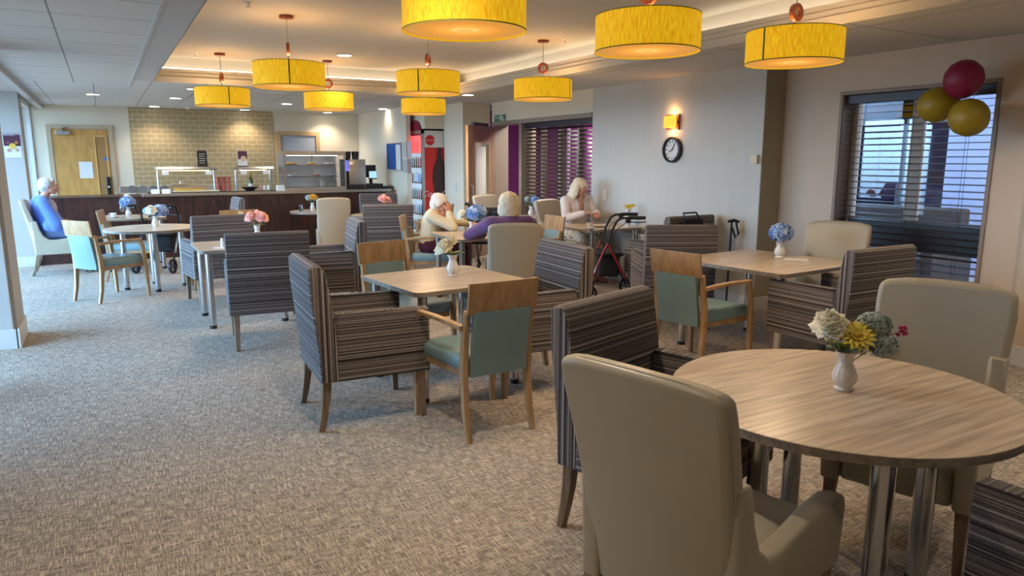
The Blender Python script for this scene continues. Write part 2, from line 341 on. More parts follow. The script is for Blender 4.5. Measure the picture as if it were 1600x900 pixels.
# ------------------------------------------------------------------ room
CZ = 2.42; TZ = 2.72; XL = -1.75; XW = 5.88; XA = 5.6; YB = 14.4; Y0 = -3.5
TX0, TX1, TY0, TY1 = .6, 4.36, -2.0, 9.42
struct('floor', bx(XL-.3, 10.0, Y0-.2, YB+.2, -.1, 0), M['carpet'])
bm = new_bm(); box(bm, -.78, .40, Y0, 10.2, CZ, CZ+.06); struct('ceiling_left', bm, M['ceilA'])
bm = new_bm(); box(bm, TX1+.004, XW+.1, Y0, TY1, CZ, CZ+.04); struct('ceiling_right', bm, M['ceilB'])
bm = new_bm(); box(bm, .40, 6.2, TY1+.004, YB+.1, CZ, CZ+.04); box(bm, -.78, .40, 10.2, YB+.1, CZ, CZ+.04); box(bm, .4, TX1, Y0, TY0-.004, CZ, CZ+.04); struct('ceiling_far', bm, M['ceilC'])
struct('ceiling_bay', bx(XL-.2, -.78, Y0, YB, CZ+.02, CZ+.08), M['wallwhite'])
# plain band beside the raised tray
bm = new_bm(); box(bm, .40, TX0-.004, Y0, TY1, CZ-.015, CZ+.04, bev=.004); box(bm, .375, .40, Y0, 10.2, CZ-.022, CZ+.02, bev=.003); struct('trim_1', bm, M['beam'])
bm = new_bm(); box(bm, -.84, -.76, Y0, YB, CZ-.07, CZ+.02, bev=.006); struct('trim_2', bm, M['beam'])
# raised tray: stepped cornice, ledge and upper ceiling
bm = new_bm()
prof = [(0, CZ-.015), (0, CZ+.05), (.045, CZ+.065), (.045, CZ+.10), (.075, CZ+.115), (.075, CZ+.15), (.26, CZ+.15), (.26, TZ)]
def ring(o, z): return [(TX0-o, TY0-o, z), (TX1+o, TY0-o, z), (TX1+o, TY1+o, z), (TX0-o, TY1+o, z)]
rows = [[bm.verts.new(p) for p in ring(o, z)] for o, z in prof]
for a, b in zip(rows, rows[1:]):
    for i in range(4): bm.faces.new((a[i], a[(i+1) % 4], b[(i+1) % 4], b[i]))
bm.faces.new(rows[-1])
struct('ceiling_tray', bm, M['tray'])
bm = new_bm()   # cove strips lying on the ledge
box(bm, TX0-.2, TX0-.17, TY0, TY1, CZ+.152, CZ+.17); box(bm, TX1+.17, TX1+.2, TY0, TY1, CZ+.152, CZ+.17)
box(bm, TX0, TX1, TY1+.17, TY1+.2, CZ+.152, CZ+.17); struct('trim_3', bm, M['led'])
# walls
wb = new_bm(); box(wb, -1.75, 5.0, YB, YB+.15, 0, CZ+.1); struct('wall_back', wb, M['wall'])
xt0, xt1 = on_y(207, 250, YB).x, on_y(430, 250, YB).x
struct('wall_tiled', bx(xt0, xt1, YB-.012, YB-.001, 0, CZ), M['tile'])
struct('wall_notice', bx(4.6, 4.68, 11.76, YB, 0, CZ), M['wall'])
bm = new_bm(); box(bm, 5.40, 5.5, 11.3, 12.6, 0, CZ); box(bm, 4.68, 5.4, 12.2, 12.3, 0, CZ); box(bm, 4.77, 5.40, 11.345, 12.19, 2.03, CZ); struct('wall_niche', bm, M['wall'])
bm = new_bm(); box(bm, 5.12, 5.62, 10.6, 11.34, 0, CZ, bev=.004); struct('column_cream', bm, M['wall'])
# exit wall with the long opening
YO0, YO1 = 7.72, 10.40
bm = new_bm(); box(bm, XA, XA+.25, YO0, YO1+.1, 2.08, CZ); struct('wall_exit', bm, M['wall'])
bm = new_bm(); box(bm, XA, XA+.35, 4.92, YO0, 0, CZ); struct('wall_accent', bm, M['wallc'])
bm = new_bm(); box(bm, XA+.002, XW+.02, 4.912, 4.9195, 0, CZ); struct('wall_return', bm, M['walld'])
# window wall with opening
wy0, wy1, wz0, wz1 = 2.98, 4.27, .40, 2.09
bm = new_bm(); box(bm, XW, XW+.3, wy1, 4.95, 0, CZ); box(bm, XW, XW+.3, Y0, wy0, 0, CZ); box(bm, XW, XW+.3, wy0, wy1, wz1, CZ); box(bm, XW, XW+.3, wy0, wy1, 0, wz0)
struct('wall_right', bm, M['wallw'])
struct('wall_pilaster', bx(XW-.06, XW, Y0, 2.66, 0, CZ), M['wallw'])
struct('wall_front', bx(XL, XW, Y0-.1, Y0, 0, CZ), M['wall'])
# skirtings
struct('baseboard_right', bx(XW-.075, XW-.06, Y0, 2.66, 0, .15, bev=.004), M['skirt'])
bm = new_bm(); box(bm, XW-.015, XW, 2.66, 4.91, 0, .15, bev=.004); box(bm, XA-.015, XA, 4.905, YO0, 0, .15, bev=.004); box(bm, XA-.015, XW, 4.895, 4.911, 0, .15, bev=.004); struct('baseboard_accent', bm, M['skirt'])
struct('baseboard_back', bx(-.9, 4.6, YB-.03, YB-.013, 0, .12, bev=.003), M['skirt'])
# left side: two columns and glazing
bm = new_bm(); box(bm, XL, -.74, 6.9, 7.5, 0, CZ+.02, bev=.004); box(bm, -.745, -.715, 6.94, 7.5, 0, CZ, bev=.003); struct('column_near', bm, M['wallwhite'])
bm = new_bm(); box(bm, XL, -.725, 6.885, 6.9, 0, .16, bev=.003); box(bm, -.715, -.70, 6.885, 7.5, 0, .16, bev=.003); struct('baseboard_near', bm, M['skirt'])
bm = new_bm(); box(bm, XL, -.93, 12.2, 12.65, 0, CZ+.02, bev=.004); struct('column_far', bm, M['wallwhite'])
struct('baseboard_far', bx(XL, -.935, 12.185, 12.2, 0, .15, bev=.003), M['skirt'])
def glazing(name, x, y0, y1, n, z0=.08, z1=CZ):
    g = bpy.data.objects.new(name, None); C.objects.link(g); g['kind'] = 'structure'
    bm = new_bm(); box(bm, x-.05, x+.05, y0, y1, z0-.08, z0, bev=.005); box(bm, x-.05, x+.05, y0, y1, z1-.07, z1, bev=.005)
    for i in range(n+1):
        y = y0+(y1-y0)*i/n; box(bm, x-.045, x+.045, max(y0, y-.03), min(y1, y+.03), z0, z1-.07, bev=.005)
    struct('window_frame', bm, M['skirt'], g)
    struct('window_pane', bx(x-.006, x+.006, y0, y1, z0, z1-.06), M['glass'], g)
struct('wall_left', bx(XL-.2, XL, Y0, 4.8, 0, CZ+.05), M['wall']); glazing('window_1', XL-.1, 4.8, 6.9, 2); glazing('window_2', XL-.1, 7.5, 12.2, 4); glazing('window_3', -1.0, 12.65, YB, 1)

# ---- doors in the back wall
def closer_and_handle(p): pass
DX0, DX1 = on_y(77, 250, YB).x, on_y(180, 250, YB).x
t = bpy.data.objects.new('door_1', None); C.objects.link(t); t['kind'] = 'structure'; DZ = 2.10
bm = new_bm(); box(bm, DX0, DX0+.07, YB-.03, YB-.001, 0, DZ-.07); box(bm, DX1-.07, DX1, YB-.03, YB-.001, 0, DZ-.07); box(bm, DX0, DX1, YB-.03, YB-.001, DZ-.07, DZ); struct('door_frame', bm, mat('beige_door_frame', s2l('b9a184'), .5), t)
struct('door_leaf', bx(DX0+.075, DX1-.075, YB-.02, YB-.002, .01, DZ-.075, bev=.002), M['doorwood'], t)
hx = DX0+.075+.62*(DX1-DX0)
bm = new_bm()
for a in ((hx, hx+.02, .55, 1.9), (hx+.17, hx+.19, .55, 1.9), (hx, hx+.19, .53, .55), (hx, hx+.19, 1.9, 1.92)): box(bm, a[0], a[1], YB-.032, YB-.02, a[2], a[3])
struct('vision_panel_bead', bm, mat('bead_oak', s2l('d8ab6a'), .4), t)
struct('vision_panel', bx(hx+.02, hx+.17, YB-.024, YB-.0205, .55, 1.9), mat('dark_vision_glass', s2l('a67e50'), .12), t)
bm = new_bm(); box(bm, DX0+.13, DX0+.34, YB-.07, YB-.02, 1.93, 1.99, bev=.004); box(bm, DX0+.2, DX0+.23, YB-.075, YB-.03, 1.99, 2.05); tube(bm, [(DX0+.2, YB-.09, 2.03), (DX0+.33, YB-.05, 2.06)], .006); struct('door_closer', bm, M['steel'], t)
lx = DX1-.16
bm = new_bm(); box(bm, lx, lx+.06, YB-.05, YB-.02, .88, 1.22, bev=.006); struct('keypad_lock', bm, M['black'], t)
bm = new_bm(); tube(bm, [(lx+.03, YB-.07, 1.05), (lx-.09, YB-.07, 1.05)], .009); lathe(bm, [(.012, 0), (.012, .03)], 12, (lx+.03, YB-.075, 1.035)); struct('door_handle', bm, M['steel'], t)
tag(link('door_notice', bx(DX0+.42, DX0+.62, YB-.027, YB-.021, 1.2, 1.48), M['paper']), 'white typed notice taped to the oak door', 'notice')
bm = new_bm(); mt = Matrix.Translation((DX1-.13, YB-.022, 1.53)) @ Matrix.Rotation(PI/2, 4, 'X'); lathe(bm, [(.038, 0), (.038, .004)], 24, mtx=mt); tag(link('door_disc', bm, mat('blue_sign', s2l('3f78b8'), .5), smooth=True), 'small round blue sign on the oak door', 'sign')
EX0, EX1 = on_y(432, 250, YB).x, on_y(500, 250, YB).x
t = bpy.data.objects.new('door_2', None); C.objects.link(t); t['kind'] = 'structure'
bm = new_bm(); box(bm, EX0, EX0+.09, YB-.05, YB-.001, 0, 1.98); box(bm, EX1-.07, EX1, YB-.05, YB-.001, 0, 1.98); box(bm, EX0, EX1, YB-.05, YB-.001, 1.98, 2.05); struct('door_frame', bm, mat('pale_oak_frame', s2l('c5a071'), .5), t)
struct('door_opening', bx(EX0+.09, EX1-.07, YB-.02, YB-.003, 0, 1.98), mat('kitchen_glimpse', s2l('a9aeb8'), .5, var=.2, vscale=3), t)

# ---- writing helper
def text_mesh(s, size, m, name, parent=None, loc=(0, 0, 0), rot=(PI/2, 0, 0), ext=.001, shear=0, align='CENTER', bold=0):
    cu = bpy.data.curves.new(name, 'FONT'); cu.body = s; cu.size = size; cu.extrude = ext; cu.shear = shear; cu.align_x = align; cu.align_y = 'CENTER'; cu.resolution_u = 3; cu.offset = bold
    tmp = bpy.data.objects.new('tmp_text', cu); C.objects.link(tmp)
    dg = bpy.context.evaluated_depsgraph_get(); me = bpy.data.meshes.new_from_object(tmp.evaluated_get(dg)); bpy.data.objects.remove(tmp)
    me.materials.clear(); me.materials.append(m)
    o = bpy.data.objects.new(name, me); C.objects.link(o); o.location = loc; o.rotation_euler = rot
    if parent: o.parent = parent
    return o
# ================================================================== chairs
def make_striped():
    t = thing('striped_armchair', '', 'chair')
    W, h0, h1, hb = .32, .29, .68, .95
    for s in (-1, 1):
        bm = bx(s*W-(.075 if s > 0 else 0), s*W+(.075 if s < 0 else 0), -.218, .33, h0, h1, bev=.014, seg=3)
        for v in bm.verts: v.co.z -= max(0, v.co.y)*.03 if v.co.z > .5 else 0
        stripe_uv(bm, off=.13*s); link('arm', bm, M['stripe'], t, True)
    bm = new_bm()
    prism(bm, [(-.21, .29), (-.21, .47), (-.215, .6), (-.24, .80), (-.262, .92), (-.285, .95), (-.325, .955), (-.352, .935), (-.35, .80), (-.33, .6), (-.315, .45), (-.31, .29)], -W, W, 'x', bev=.016, seg=3)
    stripe_uv(bm, 'back', .5); link('backrest', bm, M['stripe'], t, True)
    bm = bx(-W+.078, W-.078, -.21, .32, .37, .475, bev=.028, seg=3); stripe_uv(bm, off=.7); link('seat_cushion', bm, M['stripe'], t, True)
    bm = bx(-W+.07, W-.07, -.22, .315, h0, .372, bev=.006); stripe_uv(bm, off=.9); link('seat_frame', bm, M['stripe'], t, True)
    for s in (-1, 1):
        bm = new_bm(); rbar(bm, [(s*.275, .29, 0), (s*.272, .285, .15), (s*.27, .28, .30)], [.034, .042, .05], [.034, .042, .05]); link('leg', bm, M['greywood'], t, True)
        bm = new_bm(); rbar(bm, [(s*.275, -.315, 0), (s*.272, -.295, .1), (s*.27, -.28, .2), (s*.27, -.272, .30)], [.032, .038, .044, .05], [.034, .04, .046, .05]); link('leg', bm, M['greywood'], t, True)
    return t
def make_teal():
    t = thing('wooden_armchair', '', 'chair')
    bm = new_bm(); box(bm, -.245, .245, -.22, .25, .375, .465, bev=.035, seg=3)
    for v in bm.verts:
        if v.co.z > .44: v.co.z += .014*(1-(v.co.x/.25)**2)
        v.co.x *= .82+.18*(v.co.y+.22)/.47
    link('seat', bm, M['teal'], t, True)
    bm = bx(-.235, .235, -.22, .235, .345, .385, bev=.004)
    for v in bm.verts: v.co.x *= .80+.20*(v.co.y+.22)/.455
    link('seat_rail', bm, M['oak'], t, True)
    # padded back between the posts
    def slab(bm, x0, x1, z0, z1, th, yf, nx=8, nz=6, mi=0):
        g = {}
        for k in (0, 1):
            for i in range(nx+1):
                for j in range(nz+1):
                    x = x0+(x1-x0)*i/nx; z = z0+(z1-z0)*j/nz; u = abs(2*i/nx-1); w_ = abs(2*j/nz-1)
                    e = th*(1-.35*max(u, w_)**6); g[k, i, j] = bm.verts.new((x, yf(x, z)+(e/2 if k else -e/2), z))
        fs = []
        for i in range(nx):
            for j in range(nz):
                fs.append(bm.faces.new((g[0, i, j], g[0, i+1, j], g[0, i+1, j+1], g[0, i, j+1]))); fs.append(bm.faces.new((g[1, i, j], g[1, i, j+1], g[1, i+1, j+1], g[1, i+1, j])))
        for i in range(nx):
            for j in (0, nz): fs.append(bm.faces.new((g[0, i, j], g[0, i+1, j], g[1, i+1, j], g[1, i, j])))
        for j in range(nz):
            for i in (0, nx): fs.append(bm.faces.new((g[0, i, j], g[0, i, j+1], g[1, i, j+1], g[1, i, j])))
        bmesh.ops.recalc_face_normals(bm, faces=fs)
    yb = lambda x, z: -.235-.16*max(0, z-.42)-.02+.22*x*x-.02
    bm = new_bm(); slab(bm, -.175, .175, .36, .725, .042, yb); link('back_pad', bm, M['teal'], t, True, 50)
    bm = new_bm(); slab(bm, -.215, .215, .715, .885, .026, yb, 10, 4); link('top_rail', bm, M['oak'], t, True, 50)
    for s in (-1, 1):
        bm = new_bm(); rbar(bm, [(s*.205, -.30, 0), (s*.204, -.265, .15), (s*.203, -.245, .35), (s*.202, -.250, .5), (s*.201, -.285, .73)], [.03, .034, .036, .036, .032], [.03, .036, .045, .045, .03]); link('leg', bm, M['oak'], t, True)
        bm = new_bm(); rbar(bm, [(s*.262, .255, 0), (s*.262, .25, .2), (s*.262, .24, .4), (s*.262, .225, .56), (s*.262, .195, .645)], [.03, .034, .036, .036, .036], [.03, .036, .042, .042, .036]); link('leg', bm, M['oak'], t, True)
        bm = new_bm(); rbar(bm, [(s*.262, .21, .648), (s*.25, .0, .652), (s*.232, -.15, .645), (s*.218, -.262, .635)], [.04, .042, .04, .036], [.022, .024, .026, .028]); link('arm', bm, M['oak'], t, True)
    return t
def make_cream(name='cream_armchair'):
    t = thing(name, '', 'chair')
    # curved, flared back
    bm = new_bm(); nx, nz = 14, 16; g = {}
    for k in (0, 1):
        for i in range(nx+1):
            for j in range(nz+1):
                u = 2*i/nx-1; v = j/nz
                hw = .240+.028*v**1.5-.008*max(0, v-.9)/.1*abs(u)**3; x = u*hw; z = .275+v*(.725-.012*u*u-.014*abs(u)**8)
                y = -.25-.13*v**1.3+.055*abs(u)**2.2*(.4+.6*(1-v)*1.0)
                th = .095-.025*v
                g[k, i, j] = bm.verts.new((x, y+(th/2 if k else -th/2), z))
    fs = []
    for i in range(nx):
        for j in range(nz):
            fs.append(bm.faces.new((g[0, i, j], g[0, i+1, j], g[0, i+1, j+1], g[0, i, j+1]))); fs.append(bm.faces.new((g[1, i, j], g[1, i, j+1], g[1, i+1, j+1], g[1, i+1, j])))
    for i in range(nx):
        for j in (0, nz): fs.append(bm.faces.new((g[0, i, j], g[0, i+1, j], g[1, i+1, j], g[1, i, j])))
    for j in range(nz):
        for i in (0, nx): fs.append(bm.faces.new((g[0, i, j], g[0, i, j+1], g[1, i, j+1], g[1, i, j])))
    bmesh.ops.recalc_face_normals(bm, faces=fs)
    bk = link('backrest', bm, M['cream'], t, True, 60); bv = bk.modifiers.new('rounding', 'BEVEL'); bv.width = .024; bv.segments = 4; bv.limit_method = 'ANGLE'; bv.angle_limit = math.radians(50)
    # welt seam around the top and sides
    bm = new_bm(); pts = []
    for j in range(4, nz, 2): v = j/nz; pts.append((-(.240+.028*v**1.5)-.0005, -.25-.13*v**1.3+.055*(.4+.6*(1-v))-.5*(.095-.025*v)+.022, .30+v*.666))
    top = [(u*.264, -.38+.055*abs(u)**2.2*.4-.014, 1.0-.012*u*u-.022*abs(u)**8) for u in (-.9, -.6, -.3, 0, .3, .6, .9)]
    pts2 = [(-p[0], p[1], p[2]) for p in pts[::-1]]
    tube(bm, pts+top+pts2, .0035, 5); link('piping', bm, M['cream'], bk, True)
    for s in (-1, 1):   # low swooping sides
        bm = new_bm()
        top = [(.368, .465), (.355, .50), (.29, .515), (.18, .508), (.06, .482), (-.04, .47), (-.11, .478), (-.165, .525), (-.20, .61), (-.225, .72)]
        outline = [(.345, .275)]+top+[(-.30, .73), (-.285, .55), (-.275, .275)]
        prism(bm, outline, s*.262, s*.262-s*.07, 'x', bev=.02, seg=3)
        link('arm', bm, M['cream'], t, True, 50)
    bm = new_bm(); box(bm, -.195, .195, -.22, .335, .275, .432, bev=.03, seg=3); link('seat', bm, M['cream'], t, True)
    for s in (-1, 1):
        bm = new_bm(); rbar(bm, [(s*.232, .315, 0), (s*.229, .31, .16), (s*.227, .30, .29)], [.03, .038, .05], [.03, .038, .05]); link('leg', bm, M['greywood'], t, True)
        bm = new_bm(); rbar(bm, [(s*.232, -.33, 0), (s*.229, -.292, .1), (s*.227, -.262, .2), (s*.227, -.245, .29)], [.03, .038, .044, .05], [.032, .04, .05, .055]); link('leg', bm, M['greywood'], t, True)
    return t
PROTO = {'striped': make_striped(), 'teal': make_teal(), 'cream': make_cream()}
USED = {k: False for k in PROTO}
GRP = {'striped': 'striped fabric armchairs', 'teal': 'wooden armchairs with teal pads', 'cream': 'cream leatherette armchairs'}
def chair(kind, x, y, a, label):
    """a: compass of the sitter's gaze, degrees counter-clockwise from +X"""
    rz = math.radians(a-90)
    if not USED[kind]:
        USED[kind] = True; o = PROTO[kind]; o.location = (x, y, 0); o.rotation_euler = (0, 0, rz); o['label'] = label; o['group'] = GRP[kind]; return o
    return dup(PROTO[kind], (x, y, 0), rz, label, GRP[kind])
ROSTER = [
 ('cream', 1.50, 1.44, 13, 'large foreground cream armchair, its tall back turned to the camera'),
 ('striped', 1.91, 2.09, -72, 'striped armchair behind the foreground cream chair, at the round table'),
 ('cream', 2.80, 1.58, 200, 'cream leatherette armchair on the far right side of the round foreground table, facing the vase'),
 ('striped', 2.29, .62, 92, 'striped armchair cut off by the bottom right corner of the frame'),
 ('striped', 1.28, 4.11, -3, 'striped armchair seen side-on at the left of the square table with white flowers'),
 ('teal', 1.80, 3.60, 92, 'teal armchair, back to the camera, nearest at the square table with white flowers'),
 ('teal', 1.93, 5.02, -78, 'teal armchair behind the white-flower table, facing the camera'),
 ('striped', 2.44, 4.10, 176, 'striped armchair on the right side of the square table with white flowers'),
 ('teal', 3.78, 3.80, 10, 'teal and wood armchair at the left side of the table with the blue hydrangea'),
 ('striped', 4.43, 3.15, 89, 'striped armchair with its back to the camera in front of the dark window blind'),
 ('cream', 5.08, 3.76, 200, 'cream armchair between the blue hydrangea table and the window wall'),
 ('striped', 4.55, 4.98, 62, 'striped armchair with its back to the camera just behind the teal chair on the right'),
 ('striped', 5.20, 5.76, 92, 'striped armchair against the grey wall with a black bag hung on its back'),
 ('striped', 1.13, 6.18, 84, 'striped armchair with its back to the camera in front of the pink flower table'),
 ('striped', 1.02, 8.22, 96, 'striped armchair with its back to the camera behind the salt shaker table'),
 ('striped', 1.80, 6.80, 172, 'striped armchair at the right side of the pink flower table, lit bluish by the windows'),
 ('striped', 3.22, 9.02, 74, 'striped armchair in mid room, back to the camera, left of the drinks fridge'),
 ('teal', 3.98, 9.45, 140, 'teal and wood armchair mostly hidden behind a striped chair near the fridge'),
 ('cream', 2.83, 10.20, 78, 'cream armchair with its back to the camera in front of the dark counter'),
 ('striped', 4.00, 11.35, -95, 'striped armchair close to the right end of the dark counter'),
 ('cream', 3.09, 5.46, 68, 'cream armchair under the seated person in purple, back to the camera'),
 ('teal', 4.13, 6.86, 178, 'teal and wood armchair just right of the purple-clad person\'s cream chair'),
 ('teal', 3.25, 7.58, -30, 'teal and wood armchair used by the person resting a hand on the forehead'),
 ('cream', 5.20, 7.66, -72, 'cream armchair of the long-haired person eating by the grey wall'),
 ('cream', 5.12, 9.28, -70, 'cream armchair beside the small table in front of the open blind'),
 ('teal', -.02, 8.98, 36, 'teal and wood armchair nearest the camera at the left round table'),
 ('teal', .26, 10.35, -10, 'teal and wood armchair beyond the left round table near the walking frame'),
 ('teal', 1.10, 9.25, 178, 'teal and wood armchair tucked at the right side of the left round table'),
 ('teal', 1.42, 10.0, 96, 'teal and wood armchair with only its pale top rail showing above a striped chair'),
 ('striped', 1.45, 11.5, 182, 'striped armchair right in front of the dark counter, turned to the windows'),
 ('cream', -.58, 11.40, 0, 'cream armchair against the left wall with the person in blue sitting in it'),
 ('teal', -1.15, 5.52, 20, 'wooden armchair at the left edge of the frame with only a leg in view'),
]
for r in ROSTER:
    o = chair(*r)
    if r[0] == 'cream' and ('purple' in r[4] or 'dark counter' in r[4]): o.scale = (.88, .93, 1)

# ================================================================== tables
TT = .725
def legset(t, pts, r, topz):
    for x, y in pts:
        bm = new_bm(); lathe(bm, [(r, .03), (r, topz-.004)], 20, (x, y, 0)); lg = link('leg', bm, M['chrome'], t, True)
        bm = new_bm(); lathe(bm, [(r*1.02, 0), (r*1.05, .028), (r*.9, .032)], 20, (x, y, 0)); link('foot_cap', bm, M['black'], lg, True)
def rr_outline(w, d, r, n=6):
    pts = []
    for cx, cy, a0 in ((w/2-r, d/2-r, 0), (-w/2+r, d/2-r, 90), (-w/2+r, -d/2+r, 180), (w/2-r, -d/2+r, 270)):
        for i in range(n+1): a = math.radians(a0+90*i/n); pts.append((cx+r*math.cos(a), cy+r*math.sin(a)))
    return pts
def table(kind, x, y, rz, w, d, label, legs=None, lr=.032):
    t = thing('round_table' if kind == 'round' else 'square_table', label, 'table', (x, y, 0), rz)
    out = [(w/2*math.cos(2*PI*i/64), w/2*math.sin(2*PI*i/64)) for i in range(64)] if kind == 'round' else rr_outline(w, d, .06)
    bm = new_bm(); prism(bm, out, TT-.03, TT, 'z', bev=.002, seg=1)
    bm.normal_update()
    for f in bm.faces:
        if abs(f.normal.z) < .5: f.material_index = 1
    link('tabletop', bm, [M['oak_top'], M['oak_edge']], t, True)
    if legs is None: legs = [(sx*(w/2-.08), sy*(d/2-.08)) for sx in (-1, 1) for sy in (-1, 1)]
    legset(t, legs, lr, TT-.03)
    bm = new_bm(); 
    if len(legs) > 1:
        for sx, sy in legs: box(bm, sx-.05, sx+.05, sy-.05, sy+.05, TT-.036, TT-.0305)
    else: box(bm, -.15, .15, -.15, .15, TT-.036, TT-.0305)
    link('leg_plate', bm, M['black'], t)
    return t
table('round', 2.16, 1.50, math.radians(0), 1.13, 1.13, 'large round oak-topped table in the foreground with the mixed bouquet', legs=[(.17, .295), (-.225, .13), (.295, -.17), (-.17, -.295)], lr=.036)
table('square', 1.97, 4.40, math.radians(5.5), .86, .84, 'square oak-topped table with white flowers in mid room', lr=.03)
table('square', 4.55, 3.90, math.radians(5), 1.02, 1.06, 'square oak-topped table with the blue hydrangea vase and napkin', lr=.032)
table('square', 1.08, 7.16, 0, .80, .78, 'square table with the salt shaker and pink flowers', lr=.03)
table('round', .45, 9.45, math.radians(45), 1.02, 1.02, 'round table at the left with blue and white flowers', legs=[(-.22, .22), (-.22, -.22), (.22, -.22), (.22, .22)], lr=.03)
table('square', .32, 11.42, 0, .82, .80, 'table before the counter with teacup and wine glass beside the person in blue', lr=.028)
table('square', 3.50, 6.85, math.radians(-4), .86, .86, 'square table where the purple-clad person and a companion sit', lr=.03)
table('square', 5.17, 6.98, 0, .78, .80, 'small table against the grey wall with plate and teacup', lr=.032)
table('round', 5.26, 8.60, 0, .62, .62, 'small round table in front of the open venetian blind', legs=[(0, 0)], lr=.03)
table('round', 2.90, 11.25, 0, .86, .86, 'round table before the counter with the yellow flower and water glass', legs=[(0, 0)], lr=.034)
table('round', 3.47, 10.05, 0, .80, .80, 'small round table with the peach flower, beside the lone cream chair', legs=[(0, 0)], lr=.03)

# ================================================================== vases and flowers
def vase_mesh(h=.15, r=.042):
    bm = new_bm(); p = [(r*.72, 0), (r*.80, .008), (r*.62, .016), (r*.92, .035), (r*1.0, .055), (r*.80, .08), (r*.55, .105), (r*.60, .125), (r*.88, h), (r*.78, h), (r*.5, .125), (r*.42, .1), (r*.3, .09)]
    k = h/.15; lathe(bm, [(a, b*k) for a, b in p], 36, rib=.035, ribn=12); return bm
def petal_geo(bm, base, d, up, L, Wd, curl=.3, mi=0, tip=.25):
    """one curved petal starting at base, along d, normal up"""
    d = d.normalized(); s = d.cross(up).normalized(); up = s.cross(d).normalized(); rows = []
    for i in range(5):
        t = i/4; w_ = Wd*math.sin(PI*min(1, .12+t*(1-.12)))**.6*(1 if t < .99 else tip)
        c = base+d*L*t+up*L*curl*t*t
        rows.append([bm.verts.new(c-s*w_/2+up*w_*.12), bm.verts.new(c), bm.verts.new(c+s*w_/2+up*w_*.12)])
    for a, b in zip(rows, rows[1:]):
        for i in range(2): f = bm.faces.new((a[i], a[i+1], b[i+1], b[i])); f.material_index = mi; f.smooth = True
def rnd_dir(i, n):
    z = 1-2*(i+.5)/n; a = i*2.399963; r = math.sqrt(max(0, 1-z*z)); return Vector((r*math.cos(a), r*math.sin(a), z))
def hydrangea(c, R, n=70, fl=.022, squash=.8):
    bm = new_bm(); c = Vector(c); ball(bm, c, R*.62, 0, 2, scale=(1, 1, squash))
    for i in range(n):
        mi = random.choice((0, 0, 0, 1, 1, 2)); d = rnd_dir(i, n); d = (d+Vector((random.uniform(-.15, .15), random.uniform(-.15, .15), random.uniform(-.15, .15)))).normalized()
        if d.z < -.75: continue
        p = c+Vector((d.x*R, d.y*R, d.z*R*squash))*random.uniform(.88, 1.02)
        a = d.orthogonal().normalized(); b = d.cross(a); ph = random.random()*PI
        for k in range(4):
            an = ph+k*PI/2; e = a*math.cos(an)+b*math.sin(an); petal_geo(bm, p, (e+d*.35).normalized(), d, fl*1.2, fl*1.0, -.1, mi, .6)
    return bm
def peony(c, R, axis, n_l=7, tight=1.0):
    bm = new_bm(); c = Vector(c); ax = Vector(axis).normalized(); a = ax.orthogonal().normalized(); b = ax.cross(a)
    ball(bm, c, R*.45, 0, 2)
    for l in range(n_l):
        t = l/(n_l-1); m_ = 6+int(8*t); tilt = .10+1.35*t
        for k in range(m_):
            an = 2*PI*k/m_+l*.7+random.uniform(-.15, .15); e = a*math.cos(an)+b*math.sin(an)
            d = (ax*math.cos(tilt)+e*math.sin(tilt)).normalized(); base = c+e*R*.12*t-ax*R*.15*t
            petal_geo(bm, base, d, -(e*math.cos(tilt)-ax*math.sin(tilt)), R*random.uniform(.80, 1.02), R*random.uniform(.70, .88), .28*tight*(1-1.3*t), 0, .7)
    return bm
def daisy(c, R, axis, n=14):
    bm = new_bm(); c = Vector(c); ax = Vector(axis).normalized(); a = ax.orthogonal().normalized(); b = ax.cross(a)
    for l, (nn, rr, tl) in enumerate(((n, 1, 1.35), (n, .86, 1.15), (n-4, .55, .7))):
        for k in range(nn):
            an = 2*PI*(k+.5*l)/nn; e = a*math.cos(an)+b*math.sin(an); d = ax*math.cos(tl)+e*math.sin(tl)
            petal_geo(bm, c+e*R*.1, d, ax, R*rr, R*.27, -.12, 0, .35)
    return bm
def leaf_bm(specs):
    bm = new_bm()
    for base, d, L, W in specs: petal_geo(bm, Vector(base), Vector(d), Vector((0, 0, 1)), L, W, -.25, 0, .15)
    return bm
def stems(pts, z0): 
    bm = new_bm()
    for p in pts: tube(bm, [(0, 0, z0), (p[0]*.5, p[1]*.5, (z0+p[2])/2+.01), p], .002, 5)
    return bm
def solid(o, th=.0012):
    md = o.modifiers.new('thickness', 'SOLIDIFY'); md.thickness = th; return o
HYD = {'p_blue': [M['p_blue'], petal('pale_blue_petal', 'a9bfe0', .15), petal('deep_blue_petal', '4a6cae', .2)], 'p_grey': [M['p_grey'], petal('pale_sage_petal', 'b3bfbc', .12), petal('deep_sage_petal', '6c8078', .15)]}
